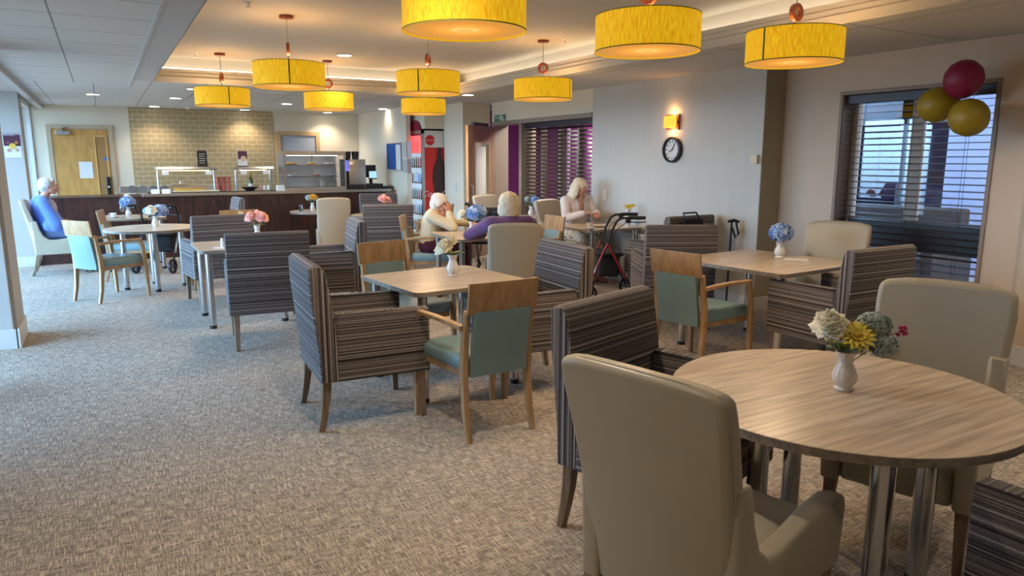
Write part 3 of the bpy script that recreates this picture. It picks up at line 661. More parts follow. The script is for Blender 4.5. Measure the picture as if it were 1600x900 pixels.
def vase(x, y, label, heads, rz=0, h=.15, r=.042, leaves=True, z=TT):
    t = thing('flower_vase', label, 'vase', (x, y, z), rz)
    link('vase', vase_mesh(h, r), M['ceramic'], t, True, 60)
    link('stem', stems([hd[1] for hd in heads], h*.6), M['stem'], t)
    for kind, c, R, m in heads:
        if kind == 'hyd': b = hydrangea(c, R, int(50+R*450), .022 if R < .08 else .026); nm = 'flower_head'
        elif kind == 'peony': b = peony(c, R, (c[0]*3, c[1]*3-.25, .6)); nm = 'flower_head'
        else: b = daisy(c, R, (c[0]*2-.15, -.7, .8)); nm = 'flower_head'
        o = solid(link(nm, b, HYD[m] if kind == 'hyd' else M[m], t, True, 60))
        if kind == 'daisy':
            bm = new_bm(); ax = Vector((c[0]*2-.15, -.7, .8)).normalized(); ball(bm, Vector(c)+ax*.012, R*.2, 0, 2); link('flower_centre', bm, M['p_core'], o, True)
    if leaves:
        sp = []
        for k in range(5): a = k*1.3+x; sp.append(((math.cos(a)*.02, math.sin(a)*.02, h*.98), (math.cos(a), math.sin(a), .55), .075, .045))
        solid(link('leaves', leaf_bm(sp), M['leaf'], t, True))
    return t
# foreground bouquet
v = vase(2.19, 1.50, 'ribbed white vase holding ivory peony, yellow daisy and sage hydrangea', [
    ('peony', (-.055, .02, .225), .068, 'p_white'), ('daisy', (.018, -.03, .20), .060, 'p_yellow'), ('hyd', (.095, .02, .225), .05, 'p_grey'), ('hyd', (.115, -.02, .165), .036, 'p_grey')], rz=-YAW, h=.145, r=.042)
sp = [((0, 0, .15), (-.6, -.3, .55), .07, .05), ((0, 0, .15), (.9, -.3, .2), .10, .045), ((.08, 0, .16), (.8, -.4, -.3), .07, .035), ((.1, 0, .18), (.9, .1, .1), .05, .03)]
solid(link('lime_leaves', leaf_bm(sp), M['limeleaf'], v, True))
bm = new_bm(); tube(bm, [(.03, 0, .15), (.11, -.01, .19), (.19, -.005, .215)], .0018, 5)
for i in range(9): ball(bm, (.165+.04*random.random(), -.01+.02*random.random(), .195+.035*random.random()), .008, 0, 1)
link('berry_sprig', bm, M['p_mag'], v, True)
vase(2.05, 4.43, 'white vase of white peonies on the mid room square table', [
    ('peony', (-.055, -.01, .20), .062, 'p_white'), ('peony', (-.015, .02, .235), .05, 'p_white'), ('peony', (-.085, .03, .17), .05, 'p_white')], rz=-YAW, h=.15, r=.045)
vase(4.78, 3.95, 'white vase with a full blue hydrangea ball on the right table', [('hyd', (.0, 0, .205), .088, 'p_blue')], rz=-YAW, h=.14, r=.045, leaves=False)
vase(1.26, 7.22, 'vase of pale pink flowers above the striped chairs at left', [('peony', (-.05, 0, .24), .07, 'p_pink'), ('peony', (.05, .0, .235), .07, 'p_pink'), ('peony', (0, .03, .26), .06, 'p_pink')], rz=-YAW, h=.16, r=.042)
vase(.50, 9.50, 'white vase with one white rose and blue hydrangea on the left round table', [('peony', (-.03, -.05, .20), .07, 'p_white'), ('hyd', (.06, .03, .19), .085, 'p_blue'), ('hyd', (-.07, .03, .19), .05, 'p_blue')], rz=-YAW*.2, h=.14, r=.042, leaves=False)
vase(.27, 11.4, 'blue and white hydrangea on the table beside the teacup', [('hyd', (0, 0, .20), .10, 'p_blue'), ('peony', (0, .0, .27), .05, 'p_white')], h=.14, r=.04, leaves=False)
vase(3.36, 6.76, 'blue hydrangea vase with one cream rose between the two companions', [('hyd', (.05, 0, .235), .105, 'p_blue'), ('peony', (-.10, .02, .21), .07, 'p_white')], rz=-YAW, h=.15, r=.045)
t = vase(5.42, 6.72, 'slender cream vase with a few yellow blooms by the grey wall', [('daisy', (.0, -.01, .235), .04, 'p_yellow'), ('daisy', (.05, .0, .25), .035, 'p_yellow'), ('daisy', (-.05, .0, .26), .03, 'p_white')], rz=-YAW, h=.18, r=.042, leaves=False)
vase(5.22, 8.62, 'white vase with loose blue and sage blooms in front of the blind', [('hyd', (.05, 0, .23), .06, 'p_blue'), ('hyd', (-.05, 0, .24), .04, 'p_grey'), ('hyd', (.1, .0, .2), .045, 'p_blue')], rz=-YAW, h=.15, r=.045)
vase(2.80, 11.2, 'small vase with an orange-yellow daisy before the counter', [('daisy', (.01, -.02, .22), .065, 'p_orange'), ('hyd', (-.04, .03, .21), .05, 'p_grey'), ('hyd', (.06, .03, .2), .04, 'p_grey')], h=.14, r=.04, leaves=False)
vase(3.55, 10.05, 'vase with a peach peony on the small round table', [('peony', (0, 0, .22), .085, 'p_pink'), ('peony', (.06, 0, .2), .06, 'p_pink')], h=.14, r=.04, leaves=False)

# ---- table ware
def napkin(x, y, rz, label, s=.12):
    bm = new_bm(); box(bm, -s*.75, s*.75, -s/2, s/2, 0, .003); box(bm, -s*.7, s*.72, -s/2+.004, s/2-.01, .003, .006)
    o = link('paper_napkin', bm, M['paper']); o.location = (x, y, TT+.001); o.rotation_euler = (0, 0, rz); tag(o, label, 'napkin')
napkin(4.80, 3.80, -.9, 'folded white paper napkin beside the blue hydrangea vase')
napkin(.90, 6.90, -.2, 'white napkin under the salt shaker at the left square table')
def cup(x, y, label, hx=.06, z=TT):
    t = thing('teacup', label, 'cup', (x, y, z))
    bm = new_bm(); lathe(bm, [(.035, 0), (.062, .008), (.074, .014), (.07, .016), (.03, .006)], 28); link('saucer', bm, M['ceramic'], t, True)
    bm = new_bm(); lathe(bm, [(.022, .010), (.03, .014), (.038, .04), (.042, .068), (.038, .068), (.034, .04), (.02, .02)], 28); c_ = link('cup', bm, M['ceramic'], t, True)
    bm = new_bm(); tube(bm, [(-.038, 0, .055), (-.058, 0, .056), (-.062, 0, .04), (-.05, 0, .028), (-.036, 0, .028)], .004, 6); link('handle', bm, M['ceramic'], c_, True)
cup(.08, 11.28, 'white teacup on saucer at the table of the person in blue'); cup(4.86, 6.72, 'white teacup on saucer in front of the long-haired person')
def plate(x, y, label):
    t = thing('dinner_plate', label, 'plate', (x, y, TT))
    bm = new_bm(); lathe(bm, [(.06, 0), (.10, .006), (.125, .018), (.121, .02), (.09, .008), (.0005, .006)], 32); link('plate', bm, M['ceramic'], t, True)
    bm = new_bm()
    for i in range(9): ball(bm, (random.uniform(-.05, .05), random.uniform(-.05, .05), .016), random.uniform(.012, .022), 0, 1, scale=(1, 1, .6))
    link('food', bm, mat('pastry_crumbs', s2l('c4a878'), .7, var=.3, vscale=40), t, True)
plate(5.12, 6.90, 'white plate with food in front of the long-haired person')
def wine(x, y, label):
    bm = new_bm(); lathe(bm, [(.032, 0), (.03, .003), (.005, .008), (.004, .07), (.012, .08), (.034, .11), (.036, .14), (.031, .17), (.029, .17), (.034, .14), (.032, .112), (.003, .084)], 24)
    o = link('wine_glass', bm, M['thinglass'], smooth=True); o.location = (x, y, TT); tag(o, label, 'glass')
wine(.19, 11.14, 'stemmed glass beside the teacup on the far left table'); wine(3.62, 6.98, 'stemmed glass beside the purple-clad person')
def tumbler(x, y, label):
    t = thing('water_tumbler', label, 'glass', (x, y, TT)); bm = new_bm(); lathe(bm, [(.03, 0), (.036, .11), (.033, .11), (.027, .008), (.001, .008)], 24); link('tumbler', bm, M['thinglass'], t, True)
    bm = new_bm(); lathe(bm, [(.0265, .009), (.0295, .05)], 20); link('water', bm, glass('water', (.8, .86, .9)), t, True)
tumbler(2.60, 11.12, 'water tumbler on the round table with the yellow flower')
t = thing('salt_shaker', 'small steel-topped salt shaker on the left square table', 'shaker', (.90, 6.93, TT+.007))
bm = new_bm(); lathe(bm, [(.018, 0), (.021, .01), (.016, .055)], 16); link('shaker_body', bm, M['ceramic'], t, True)
bm = new_bm(); lathe(bm, [(.0165, .055), (.017, .07), (.010, .082), (.002, .084)], 16); link('shaker_cap', bm, M['steel'], t, True)
t = thing('pepper_shaker', 'second shaker right beside the salt shaker, slightly behind', 'shaker', (.94, 6.97, TT+.007))
bm = new_bm(); lathe(bm, [(.018, 0), (.021, .01), (.016, .055)], 16); link('shaker_body', bm, M['thinglass'], t, True)
bm = new_bm(); lathe(bm, [(.0165, .055), (.017, .07), (.010, .082), (.002, .084)], 16); link('shaker_cap', bm, M['steel'], t, True)

# ================================================================== pendant lamps
def make_pendant():
    t = thing('pendant_lamp', '', 'lamp'); R, H = .30, .20; z0 = 2.13
    bm = new_bm(); n = 64
    lathe(bm, [(R, z0), (R, z0+H), (R-.004, z0+H), (R-.004, z0)], n, caps=False); bm.verts.ensure_lookup_table()
    for i in range(n): bm.faces.new((bm.verts[i], bm.verts[(i+1) % n], bm.verts[3*n+(i+1) % n], bm.verts[3*n+i])).normal_flip()
    bmesh.ops.translate(bm, verts=bm.verts, vec=(0, 0, -z0)); sh = link('lamp_shade', bm, M['shade'], t, True); sh.location = (0, 0, z0)
    bm = new_bm(); lathe(bm, [(R+.0015, 0), (R+.0015, .006)], n, caps=False); lathe(bm, [(R+.0015, H-.005), (R+.0015, H)], n, caps=False); box(bm, R-.001, R+.002, -.006, .006, 0, H); solid(link('shade_band', bm, M['shadeband'], sh), .001)
    bm = new_bm(); lathe(bm, [(.001, .012), (R-.006, .012), (R-.006, .008), (.001, .008)], n, caps=False); df = link('diffuser', bm, M['diff'], t, True); df.location = (0, 0, z0)
    bm = new_bm(); lathe(bm, [(.045, .002), (.045, .008)], 24); d2 = link('diffuser_knob', bm, mat('perforated_knob', s2l('b5894a'), .4, emit=(1, .5, .1), es=.9), df, True)
    bm = new_bm(); lathe(bm, [(.009, z0+.03), (.009, z0+H+.06)], 10); tube(bm, [(-R, 0, z0+H-.01), (R, 0, z0+H-.01)], .004, 6); tube(bm, [(0, -R, z0+H-.01), (0, R, z0+H-.01)], .004, 6); link('spider', bm, M['chrome'], t, True)
    bm = new_bm(); nt_ = 28
    zc = z0+H+.115
    for ring_ in (0,):
        rows = []
        for i in range(nt_):
            a = 2*PI*i/nt_; c = Vector((math.cos(a)*.043, 0, zc+math.sin(a)*.043)); e = Vector((math.cos(a), 0, math.sin(a)))
            rows.append([bm.verts.new(c+e*dx+Vector((0, dy, 0))) for dx, dy in ((.013, .013), (.013, -.013), (-.013, -.013), (-.013, .013))])
        for i in range(nt_):
            a, b = rows[i], rows[(i+1) % nt_]
            for k in range(4): bm.faces.new((a[k], a[(k+1) % 4], b[(k+1) % 4], b[k]))
    bmesh.ops.recalc_face_normals(bm, faces=bm.faces); link('wooden_ring', bm, M['copper'], t, True)
    bm = new_bm(); lathe(bm, [(.005, z0+H+.05), (.005, TZ-.02)], 8); link('rod', bm, M['chrome'], t, True)
    bm = new_bm(); lathe(bm, [(.045, TZ-.028), (.058, TZ-.024), (.06, TZ-.002)], 24); link('ceiling_rose', bm, M['copper'], t, True)
    bm = new_bm(); ball(bm, (0, 0, z0+.10), .03, 0, 2); link('bulb', bm, emis('warm_bulb', (1, .62, .25), 3), t, True)
    return t
pl = make_pendant(); first = True
rowsn = {0: 'nearest', 1: 'middle', 2: 'far'}
PX = ([1.59, 2.80, 3.95], [1.47, 2.76, 4.04], [1.29, 2.53, 3.90]); PY = (3.34, 6.45, 9.05)
side = ('left', 'centre', 'right')
for j in range(3):
    for i in range(3):
        lab = f'yellow drum pendant lamp, {side[i]} one of the {rowsn[j]} row'
        rz = (i*1.3+j*2.1+.6) if not (j == 1 and i == 0) else 1.35-PI
        y = PY[j]-(.08 if (i, j) == (2, 0) else 0)-(.08 if (i, j) == (0, 0) else 0)
        if i == 2 and j == 2: y = 9.3
        if first: o = pl; o.location = (PX[j][i], y, 0); o.rotation_euler = (0, 0, rz); o['label'] = lab; o['group'] = 'drum pendants'; first = False
        else: o = dup(pl, (PX[j][i], y, 0), rz, lab, 'drum pendants')
        l = bpy.data.lights.new('pendant_bulb_light', 'POINT'); l.energy = PEND_W; l.color = (1, .68, .36); l.shadow_soft_size = .05
        lo = bpy.data.objects.new('pendant_bulb_light', l); C.objects.link(lo); lo.parent = o; lo.location = (0, 0, 2.30)
        l = bpy.data.lights.new('pendant_down_light', 'AREA'); l.shape = 'DISK'; l.size = .07; l.energy = PEND_W*.9; l.color = (1, .74, .46)
        lo = bpy.data.objects.new('pendant_down_light', l); C.objects.link(lo); lo.parent = o; lo.location = (0, 0, 2.128)

# ---- recessed downlights, sprinklers, detectors
dls = [(145, 147), (274, 153), (241, 166), (448, 162), (380, 172), (505, 177), (598, 170), (731, 148), (297, 139)]
proto = None
def make_down():
    t = thing('recessed_downlight', '', 'ceiling light')
    bm = new_bm(); lathe(bm, [(.095, 0), (.10, -.006), (.082, -.008), (.08, 0)], 28, caps=False); link('bezel', bm, M['white'], t, True)
    bm = new_bm(); lathe(bm, [(.08, -.005), (.001, -.005)], 28, caps=False); link('lens', bm, M['down'], t)
    return t
where = ['over the oak door', 'over the tiled wall, front one', 'over the left end of the tiled wall', 'over the middle of the counter, front one', 'over the tiled wall behind the front one', 'over the display cabinet', 'over the coffee machine', 'before the cream column', 'small one near the left pendant of the far row']
for (x, y), wh in zip(dls, where):
    p = on_z(x, y, CZ); lab = 'round recessed downlight '+wh; p.y = min(p.y, YB-.3)
    if proto is None: proto = make_down(); proto.location = p; proto['label'] = lab; proto['group'] = 'recessed downlights'
    else: o = dup(proto, p, 0, lab, 'recessed downlights'); o.scale = (.5,)*3 if x == 297 else (1,)*3
for o in [q for q in C.objects if q.name.startswith('recessed_downlight')]:
    pass
p = on_z(538, 86, TZ); dup(proto, p, 0, 'large recessed downlight in the raised tray ceiling', 'recessed downlights')
for k, (x, y, z) in enumerate([(5.1, 2.0, CZ), (.95, 2.7, TZ), (2.1, -.9, TZ), (3.6, .5, TZ), (-.2, 1.2, CZ)]):
    dup(proto, (x, y, z), 0, 'recessed downlight above the camera, '+['by the window wall', 'left in the tray', 'centre of the tray', 'right in the tray', 'in the left plank ceiling'][k], 'recessed downlights')
for o in [q for q in list(C.objects) if q.name.startswith('recessed_downlight')]:
    l = bpy.data.lights.new('downlight_beam', 'SPOT'); l.energy = DOWN_W; l.color = (1, .84, .66); l.spot_size = math.radians(125); l.spot_blend = .7; l.shadow_soft_size = .06
    lo = bpy.data.objects.new('downlight_beam', l); C.objects.link(lo); lo.parent = o; lo.location = (0, 0, -.02)
    if 'coffee machine' in o['label']: l.energy *= .3
    if abs(o.location.x-.95) < .01: l.energy *= 1.9; l.shadow_soft_size = .035
sps = [(305, 84, TZ, 'beside the left pendant of the far row'), (388, 4, TZ, 'at the top edge over the left pendants'), (883, 62, TZ, 'right of the pendant of the middle row'), (212, 152, CZ, 'near the oak door'), (682, 112, TZ, 'behind the centre pendant')]
for x, y, z, wh in sps:
    bm = new_bm(); lathe(bm, [(.035, 0), (.03, -.006), (.008, -.008), (.007, -.035)], 16)
    lathe(bm, [(.02, -.036), (.02, -.039)], 12); o = link('sprinkler_head', bm, M['steel'], smooth=True); o.location = on_z(x, y, z); tag(o, 'small metal sprinkler head '+wh, 'sprinkler', 'sprinkler heads')
bm = new_bm(); lathe(bm, [(.05, 0), (.05, -.02), (.035, -.04), (.001, -.042)], 24); o = link('smoke_detector', bm, M['white'], smooth=True); o.location = on_z(293, 168, CZ); o.location.y = 13.9; tag(o, 'white smoke detector over the tiled wall', 'smoke detector')
bm = new_bm(); lathe(bm, [(.14, 0), (.13, -.008), (.001, -.010)], 28); o = link('ceiling_speaker', bm, M['white'], smooth=True); o.location = on_z(432, 146, CZ); tag(o, 'round white ceiling speaker grille behind the left pendants', 'speaker')

# ================================================================== counter and what stands on it
CY = 12.3; CT = 1.0; CX0, CX1 = -.90, 4.40
t = thing('serving_counter', 'long dark walnut serving counter across the back of the room', 'counter', (0, 0, 0))
bm = new_bm(); box(bm, CX0, CX1, CY, CY+.04, .0, CT-.05)
x = CX0
while x < CX1-.3: box(bm, x, x+.003, CY-.002, CY, .0, CT-.05); x += .62
link('front_panel', bm, M['walnut'], t)
link('end_panel', bx(CX1-.04, CX1, CY+.04, CY+.75, 0, CT-.05), wood_mat('beige_panel', s2l('c9ad84'), s2l('bd9f76'), 10), t)
link('carcass', bx(CX0, CX1-.05, CY+.05, CY+.72, 0, CT-.06), M['black'], t)
link('countertop', bx(xt0+.02, CX1+.08, CY-.04, CY+.78, CT-.045, CT, bev=.004), M['steel'], t)
link('low_top', bx(CX0, xt0+.015, CY-.02, CY+.78, CT-.05, CT-.03), M['walnut'], t)
link('black_inset', bx(xt0+.1, 2.5, CY+.03, CY+.2, CT, CT+.012), M['black'], t)
def gantry(name, x0, x1, zt, label, y=CY+.35):
    t = thing(name, label, 'food gantry', ((x0+x1)/2, y, CT)); w = (x1-x0)/2; h = zt-CT
    for s in (-1, 1):
        bm = new_bm(); tube(bm, [(s*(w-.03), 0, 0), (s*(w-.03), 0, h-.02)], .014, 10); link('post', bm, M['chrome'], t, True)
    bm = new_bm(); prism(bm, [(-.15, h-.03), (-.13, h), (.15, h), (.15, h-.05), (-.10, h-.05)], -w, w, 'x', bev=.003, seg=1); link('hood', bm, M['steel'], t, True)
    link('heat_lamp', bx(-w+.1, w-.1, -.03, .03, h-.062, h-.052), emis('heat_lamp_tube', (1, .72, .35), 6), t)
    link('sneeze_glass', bx(-w+.05, w-.05, -.165, -.160, h-.22, h-.045), M['glass'], t)
    for s in (-1, 1): link('price_card', bx(s*(w-.13)-.05, s*(w-.13)+.05, -.175, -.168, h-.12, h-.06), M['paper'], t)
    return t
gx0, gx1 = on_y(243, 270, CY+.3).x, on_y(338, 270, CY+.3).x; gantry('heated_gantry', gx0, gx1, 1.40, 'long steel heated food gantry at the left of the counter')
gx2, gx3 = on_y(366, 270, CY+.3).x, on_y(426, 270, CY+.3).x; gantry('heated_gantry', gx2, gx3, 1.40, 'shorter steel heated gantry standing over the wine bottle')
# menu board and poster standing on the gantries
def standing_card(x, label, m1, name, parts=True):
    t = thing(name, label, 'sign', (x, CY+.36, 1.402)); T = Matrix.Rotation(-.12, 4, 'X')
    bm = new_bm(); box(bm, -.075, .075, -.008, .008, 0, .26, mtx=T); link('board', bm, m1, t)
    bm = new_bm(); box(bm, -.085, .085, -.04, .04, 0, .015); link('base', bm, M['walnut'], t)
    return t
t = standing_card(on_y(317, 250, CY+.3).x, 'black menu board standing on the long gantry', M['black'], 'menu_board')
bm = new_bm()
for k in range(5): box(bm, -.05, .03+.01*(k % 3), -.022-.0, -.019, .06+.035*k, .066+.035*k)
link('menu_lines', bm, M['paper'], t)
t = standing_card(on_y(380, 250, CY+.3).x, 'small food poster standing on the shorter gantry', M['paper'], 'food_card')
bm = new_bm(); box(bm, -.072, .072, -.026, -.020, .12, .255, mtx=Matrix.Rotation(-.05, 4, 'X')); link('poster_band', bm, mat('plum_print', s2l('5a2c3c'), .6), t)
bm = new_bm(); mt = Matrix.Translation((.01, -.028, .13)) @ Matrix.Rotation(PI/2, 4, 'X'); lathe(bm, [(.045, 0), (.045, .003)], 20, mtx=mt); link('poster_bowl', bm, mat('print_cream', s2l('d8b890'), .6), t)
# display cabinet
dx0, dx1 = on_y(441, 260, CY+.2).x, on_y(537, 260, CY+.2).x; dh = .66; dw = (dx1-dx0)/2
t = thing('display_cabinet', 'glass and steel refrigerated display cabinet on the counter', 'display cabinet', ((dx0+dx1)/2, CY+.33, CT))
link('cabinet_base', bx(-dw, dw, -.25, .3, 0, .05, bev=.004), M['steel'], t); link('cabinet_top', bx(-dw, dw, -.27, .3, dh-.07, dh, bev=.004), M['steel'], t)
for x in (-dw+.01, dw-.01, -dw*.1):
    link('cabinet_post', bx(x-.01, x+.01, -.26, -.24, .05, dh-.07), M['chrome'], t)
link('cabinet_back', bx(-dw+.02, dw-.02, .28, .285, .05, dh-.07), mat('cabinet_back_panel', s2l('c2beb8'), .2, var=.25, vscale=9), t)
for z in (.22, .42): link('glass_shelf', bx(-dw+.02, dw-.02, -.2, .26, z, z+.008), M['glass'], t)
bm = new_bm(); box(bm, -dw+.012, dw-.012, -.255, -.250, .05, dh-.07); link('front_pane', bm, M['glass'], t)
link('cabinet_light', bx(-dw+.1, dw-.1, -.1, -.05, dh-.08, dh-.072), emis('cabinet_tube', (1, .95, .85), 6), t)
cx = (dx0+dx1)/2
cake = mat('pastry', s2l('d69a3a'), .6, var=.3, vscale=40); choc = mat('cake_pink', s2l('c79288'), .6, var=.2, vscale=30); wrap = mat('wrapped_sandwich', s2l('cfd3d6'), .3, var=.2, vscale=30)
names = [('pastry_tray', 'orange pastries on the upper cabinet shelf, left', -.33, .428, cake), ('cake_stand', 'tray of cakes in the middle of the upper cabinet shelf', .0, .428, cake), ('sandwich_pack', 'wrapped snack at the right of the upper cabinet shelf', .28, .428, wrap),
         ('cake_plate', 'plate of pink cakes on the lower cabinet shelf', .02, .228, choc), ('salad_box', 'clear snack box at the right of the lower cabinet shelf', .30, .228, wrap), ('juice_carton', 'white carton standing on the cabinet floor', .15, .052, M['paper']), ('sandwich_box', 'clear snack box at the left of the lower cabinet shelf', -.32, .228, wrap)]
for nm, lab, dx, dz, m_ in names:
    t = thing(nm, lab, 'food', (cx+dx*dw/.5, CY+.28, CT+dz))
    if 'carton' in nm:
        bm = new_bm(); box(bm, -.03, .03, -.03, .03, 0, .10, bev=.003); prism(bm, [(-.03, .10), (.03, .10), (0, .13)], -.03, .03, 'x'); link('carton', bm, m_, t)
    else:
        bm = new_bm(); lathe(bm, [(.10, 0), (.12, .008), (.115, .01), (.001, .006)], 24); link('tray', bm, M['steel'], t, True)
        bm = new_bm()
        for k in range(9): ball(bm, (random.uniform(-.07, .07), random.uniform(-.06, .06), .024), random.uniform(.02, .032), 0, 1, scale=(1, 1, .7))
        link('contents', bm, m_, t, True)
# coffee machine, till
mx0, mx1 = on_y(539, 260, CY+.2).x, on_y(570, 260, CY+.2).x; mw = (mx1-mx0)/2
t = thing('coffee_machine', 'tall silver coffee machine with a blue-lit panel', 'coffee machine', ((mx0+mx1)/2, CY+.35, CT))
bm = new_bm(); box(bm, -mw+.05, mw, -.2, .25, 0, .52, bev=.008); link('body', bm, M['steel'], t, True)
bm = new_bm(); box(bm, -mw+.005, -mw+.05, -.22, .2, 0, .52, bev=.004); link('front_door', bm, M['black'], t, True)
link('lit_panel', bx(-mw-.005, -mw+.04, -.226, -.221, .32, .50), emis('blue_panel', (.12, .12, 1), 1.6), t)
bm = new_bm()
for dx in (-.09, .06): lathe(bm, [(.055, .52), (.07, .65), (.068, .66), (.001, .66)], 16, (dx, 0, 0))
link('bean_hopper', bm, mat('smoked_plastic', (.03, .025, .022), .2), t, True)
link('drip_tray', bx(-mw+.0, mw-.04, -.26, -.2, 0, .08, bev=.004), M['black'], t, True)
tx = on_y(580, 270, CY+.3).x
t = thing('till', 'black till with a small pale blue customer screen', 'till', (tx, CY+.3, CT))
bm = new_bm(); box(bm, -.16, .16, -.16, .2, 0, .09, bev=.006); link('cash_drawer', bm, M['black'], t, True)
bm = new_bm(); box(bm, -.17, .09, .0, .03, .2, .42, bev=.006); link('operator_screen', bm, M['black'], t, True)
bm = new_bm(); tube(bm, [(0, .03, .09), (-.01, .03, .25)], .03, 12); link('stand', bm, M['black'], t, True)
bm = new_bm(); box(bm, -.07, .09, -.06, -.04, .17, .32, bev=.004); cs = link('customer_screen', bm, M['black'], t, True)
link('display', bx(-.06, .08, -.064, -.0605, .19, .31), emis('customer_display', (.45, .75, .95), .8), cs)
link('counter_mat', bx(.162, .34, -.2, .1, .001, .04, bev=.004), M['black'], t)
# wine bottle, cups, glasses, bowls
bx_ = on_y(391, 280, CY+.45).x
t = thing('wine_bottle', 'green wine bottle with pale label under the shorter gantry', 'bottle', (bx_, CY+.42, CT))
bm = new_bm(); lathe(bm, [(.036, 0), (.038, .01), (.038, .18), (.03, .21), (.014, .24), (.013, .3), (.015, .305), (.001, .305)], 20); link('bottle', bm, mat('green_bottle_glass', s2l('3a4a18'), .1), t, True)
bm = new_bm(); lathe(bm, [(.0388, .05), (.0388, .12)], 20, caps=False); link('label_band', bm, M['paper'], t, True)
bm = new_bm(); lathe(bm, [(.0155, .27), (.0165, .31), (.001, .312)], 14); link('capsule', bm, mat('gold_foil', s2l('8a7a3a'), .3, .6), t, True)
redc = mat('red_cup', s2l('c06a60'), .4, var=.5, vscale=45)
for i, px_ in enumerate((341, 349, 357)):
    for k in range(3):
        bm = new_bm(); lathe(bm, [(.028, 0), (.038, .075), (.040, .078), (.036, .078), (.026, .004)], 16); p = on_y(px_, 280, CY+.42)
        o = link('takeaway_cup', bm, redc, smooth=True); o.location = (p.x, CY+.42, CT+.078*k); tag(o, 'red patterned takeaway cup, %s of the %s stack beside the long gantry' % (('bottom', 'middle', 'top')[k], ('left', 'middle', 'right')[i]), 'cup', 'takeaway cup stacks')
bm = new_bm(); lathe(bm, [(.06, 0), (.13, .05), (.135, .06), (.125, .06), (.05, .01)], 24); o = link('mixing_bowl', bm, M['black'], smooth=True); o.location = (on_y(391, 290, CY+.15).x, CY+.2, CT+.012); tag(o, 'wide black bowl in front of the wine bottle', 'bowl')
for px_ in (408, 413, 419):
    bm = new_bm(); lathe(bm, [(.02, 0), (.024, .05), (.018, .07), (.018, .085), (.001, .085)], 14); o = link('condiment_jar', bm, choc if px_ == 408 else M['ceramic'], smooth=True); o.location = (on_y(px_, 290, CY+.2).x, CY+.2, CT+.012*0+.012); tag(o, {408: 'pinkish condiment jar at the left of three on the counter', 413: 'white jar between two others beside the black bowl', 419: 'white jar nearest the display cabinet'}[px_], 'jar', 'condiment jars')
bm = new_bm(); box(bm, -.06, .06, -.06, .06, 0, .09, bev=.004); o = link('sugar_box', bm, M['paper'], smooth=True); o.location = (on_y(437, 290, CY+.2).x, CY+.15, CT); tag(o, 'cream paper box left of the display cabinet', 'box')
# gastronorm row with bowls at left, behind the counter
t = thing('salad_rail', 'steel salad rail with round pots at the left end of the counter', 'food container', (on_y(268, 290, CY+.65).x, CY+.6, CT))
link('rail', bx(-.75, .75, -.1, .12, 0, .10, bev=.004), M['steel'], t)
for i in range(4):
    bm = new_bm(); mt = Matrix.Translation((-.58+.155*i, -.11, .055)) @ Matrix.Rotation(PI/2, 4, 'X'); lathe(bm, [(.001, 0), (.058, .0), (.062, .015), (.045, .018), (.001, .004)], 20, mtx=mt); link('pot', bm, mat('grey_pot', s2l('6a6a6a'), .3), t, True)
bm = new_bm(); box(bm, .0, .25, -.12, .1, .1, .13, bev=.006); tube(bm, [(.12, -.05, .12), (.13, -.05, .17)], .01, 8); link('lid', bm, M['steel'], t)
t = thing('serving_tray', 'food tray with yellow-handled utensils under the long gantry', 'tray', (on_y(308, 297, CY+.2).x, CY+.24, CT))
link('tray', bx(-.34, .34, -.09, .1, 0, .03, bev=.006), mat('cream_tray', s2l('cfc4a4'), .4), t)
bm = new_bm(); tube(bm, [(-.33, -.05, .06), (-.2, -.04, .04), (.1, 0, .045)], .010, 8); link('utensil', bm, mat('yellow_handle', s2l('d8a81c'), .5), t, True)
for k, px_ in enumerate((243, 260)):
    bm = new_bm(); T = Matrix.Rotation(-.2, 4, 'X'); box(bm, -.06, .06, 0, .006, 0, .07, mtx=T); o = link('menu_card', bm, M['paper']); o.location = (on_y(px_, 302, CY).x, CY+.0, CT); tag(o, ('left' if k == 0 else 'right')+' of two small menu cards at the counter\'s left end', 'card', 'counter menu cards')

# ---- noticeboard and leaflets on the right-hand side wall
nx = 4.6; LF = mat('printed_leaflet', s2l('b5b2ae'), .6, var=.45, vscale=28)
def wall_sheet(x0, y0, x1, y1, name, label, m_, cat='notice', group=None, th=.006):
    a = on_x(x0, y0, nx); b = on_x(x1, y1, nx); bm = new_bm(); box(bm, nx-th-.001, nx-.001, min(a.y, b.y), max(a.y, b.y), min(a.z, b.z), max(a.z, b.z)); o = link(name, bm, m_); return tag(o, label, cat, group), (a, b)
t = thing('noticeboard', 'blue felt noticeboard with one pinned sheet', 'noticeboard', (nx, on_x(617, 245, nx).y, 1.3))
a = on_x(605, 225, nx); b = on_x(628, 265, nx); hy = (a.y-b.y)/2; za, zb = a.z-1.3, b.z-1.3
link('frame', bx(-.02, -.001, -hy-.02, hy+.02, zb-.02, za+.02), M['steel'], t)
link('felt', bx(-.024, -.021, -hy, hy, zb, za), mat('blue_felt', s2l('1f4f93'), .9), t)
link('pinned_sheet', bx(-.028, -.025, -hy, -hy*.35, zb*.1+za*.9-.42, za-.02), M['paper'], t)
wall_sheet(630, 222, 636, 246, 'leaflet', 'upper leaflet right beside the blue noticeboard', LF, group='wall leaflets')
wall_sheet(630, 249, 636, 270, 'leaflet', 'lower leaflet right beside the blue noticeboard', LF, group='wall leaflets')
wall_sheet(637, 221, 643, 245, 'poster_sheet', 'upper pale poster just left of the fridge', LF, group='wall leaflets')
wall_sheet(637, 249, 643, 271, 'poster_sheet', 'lower reddish poster just left of the fridge', mat('poster_mix', s2l('9a7a70'), .7, var=.5, vscale=30), group='wall leaflets')

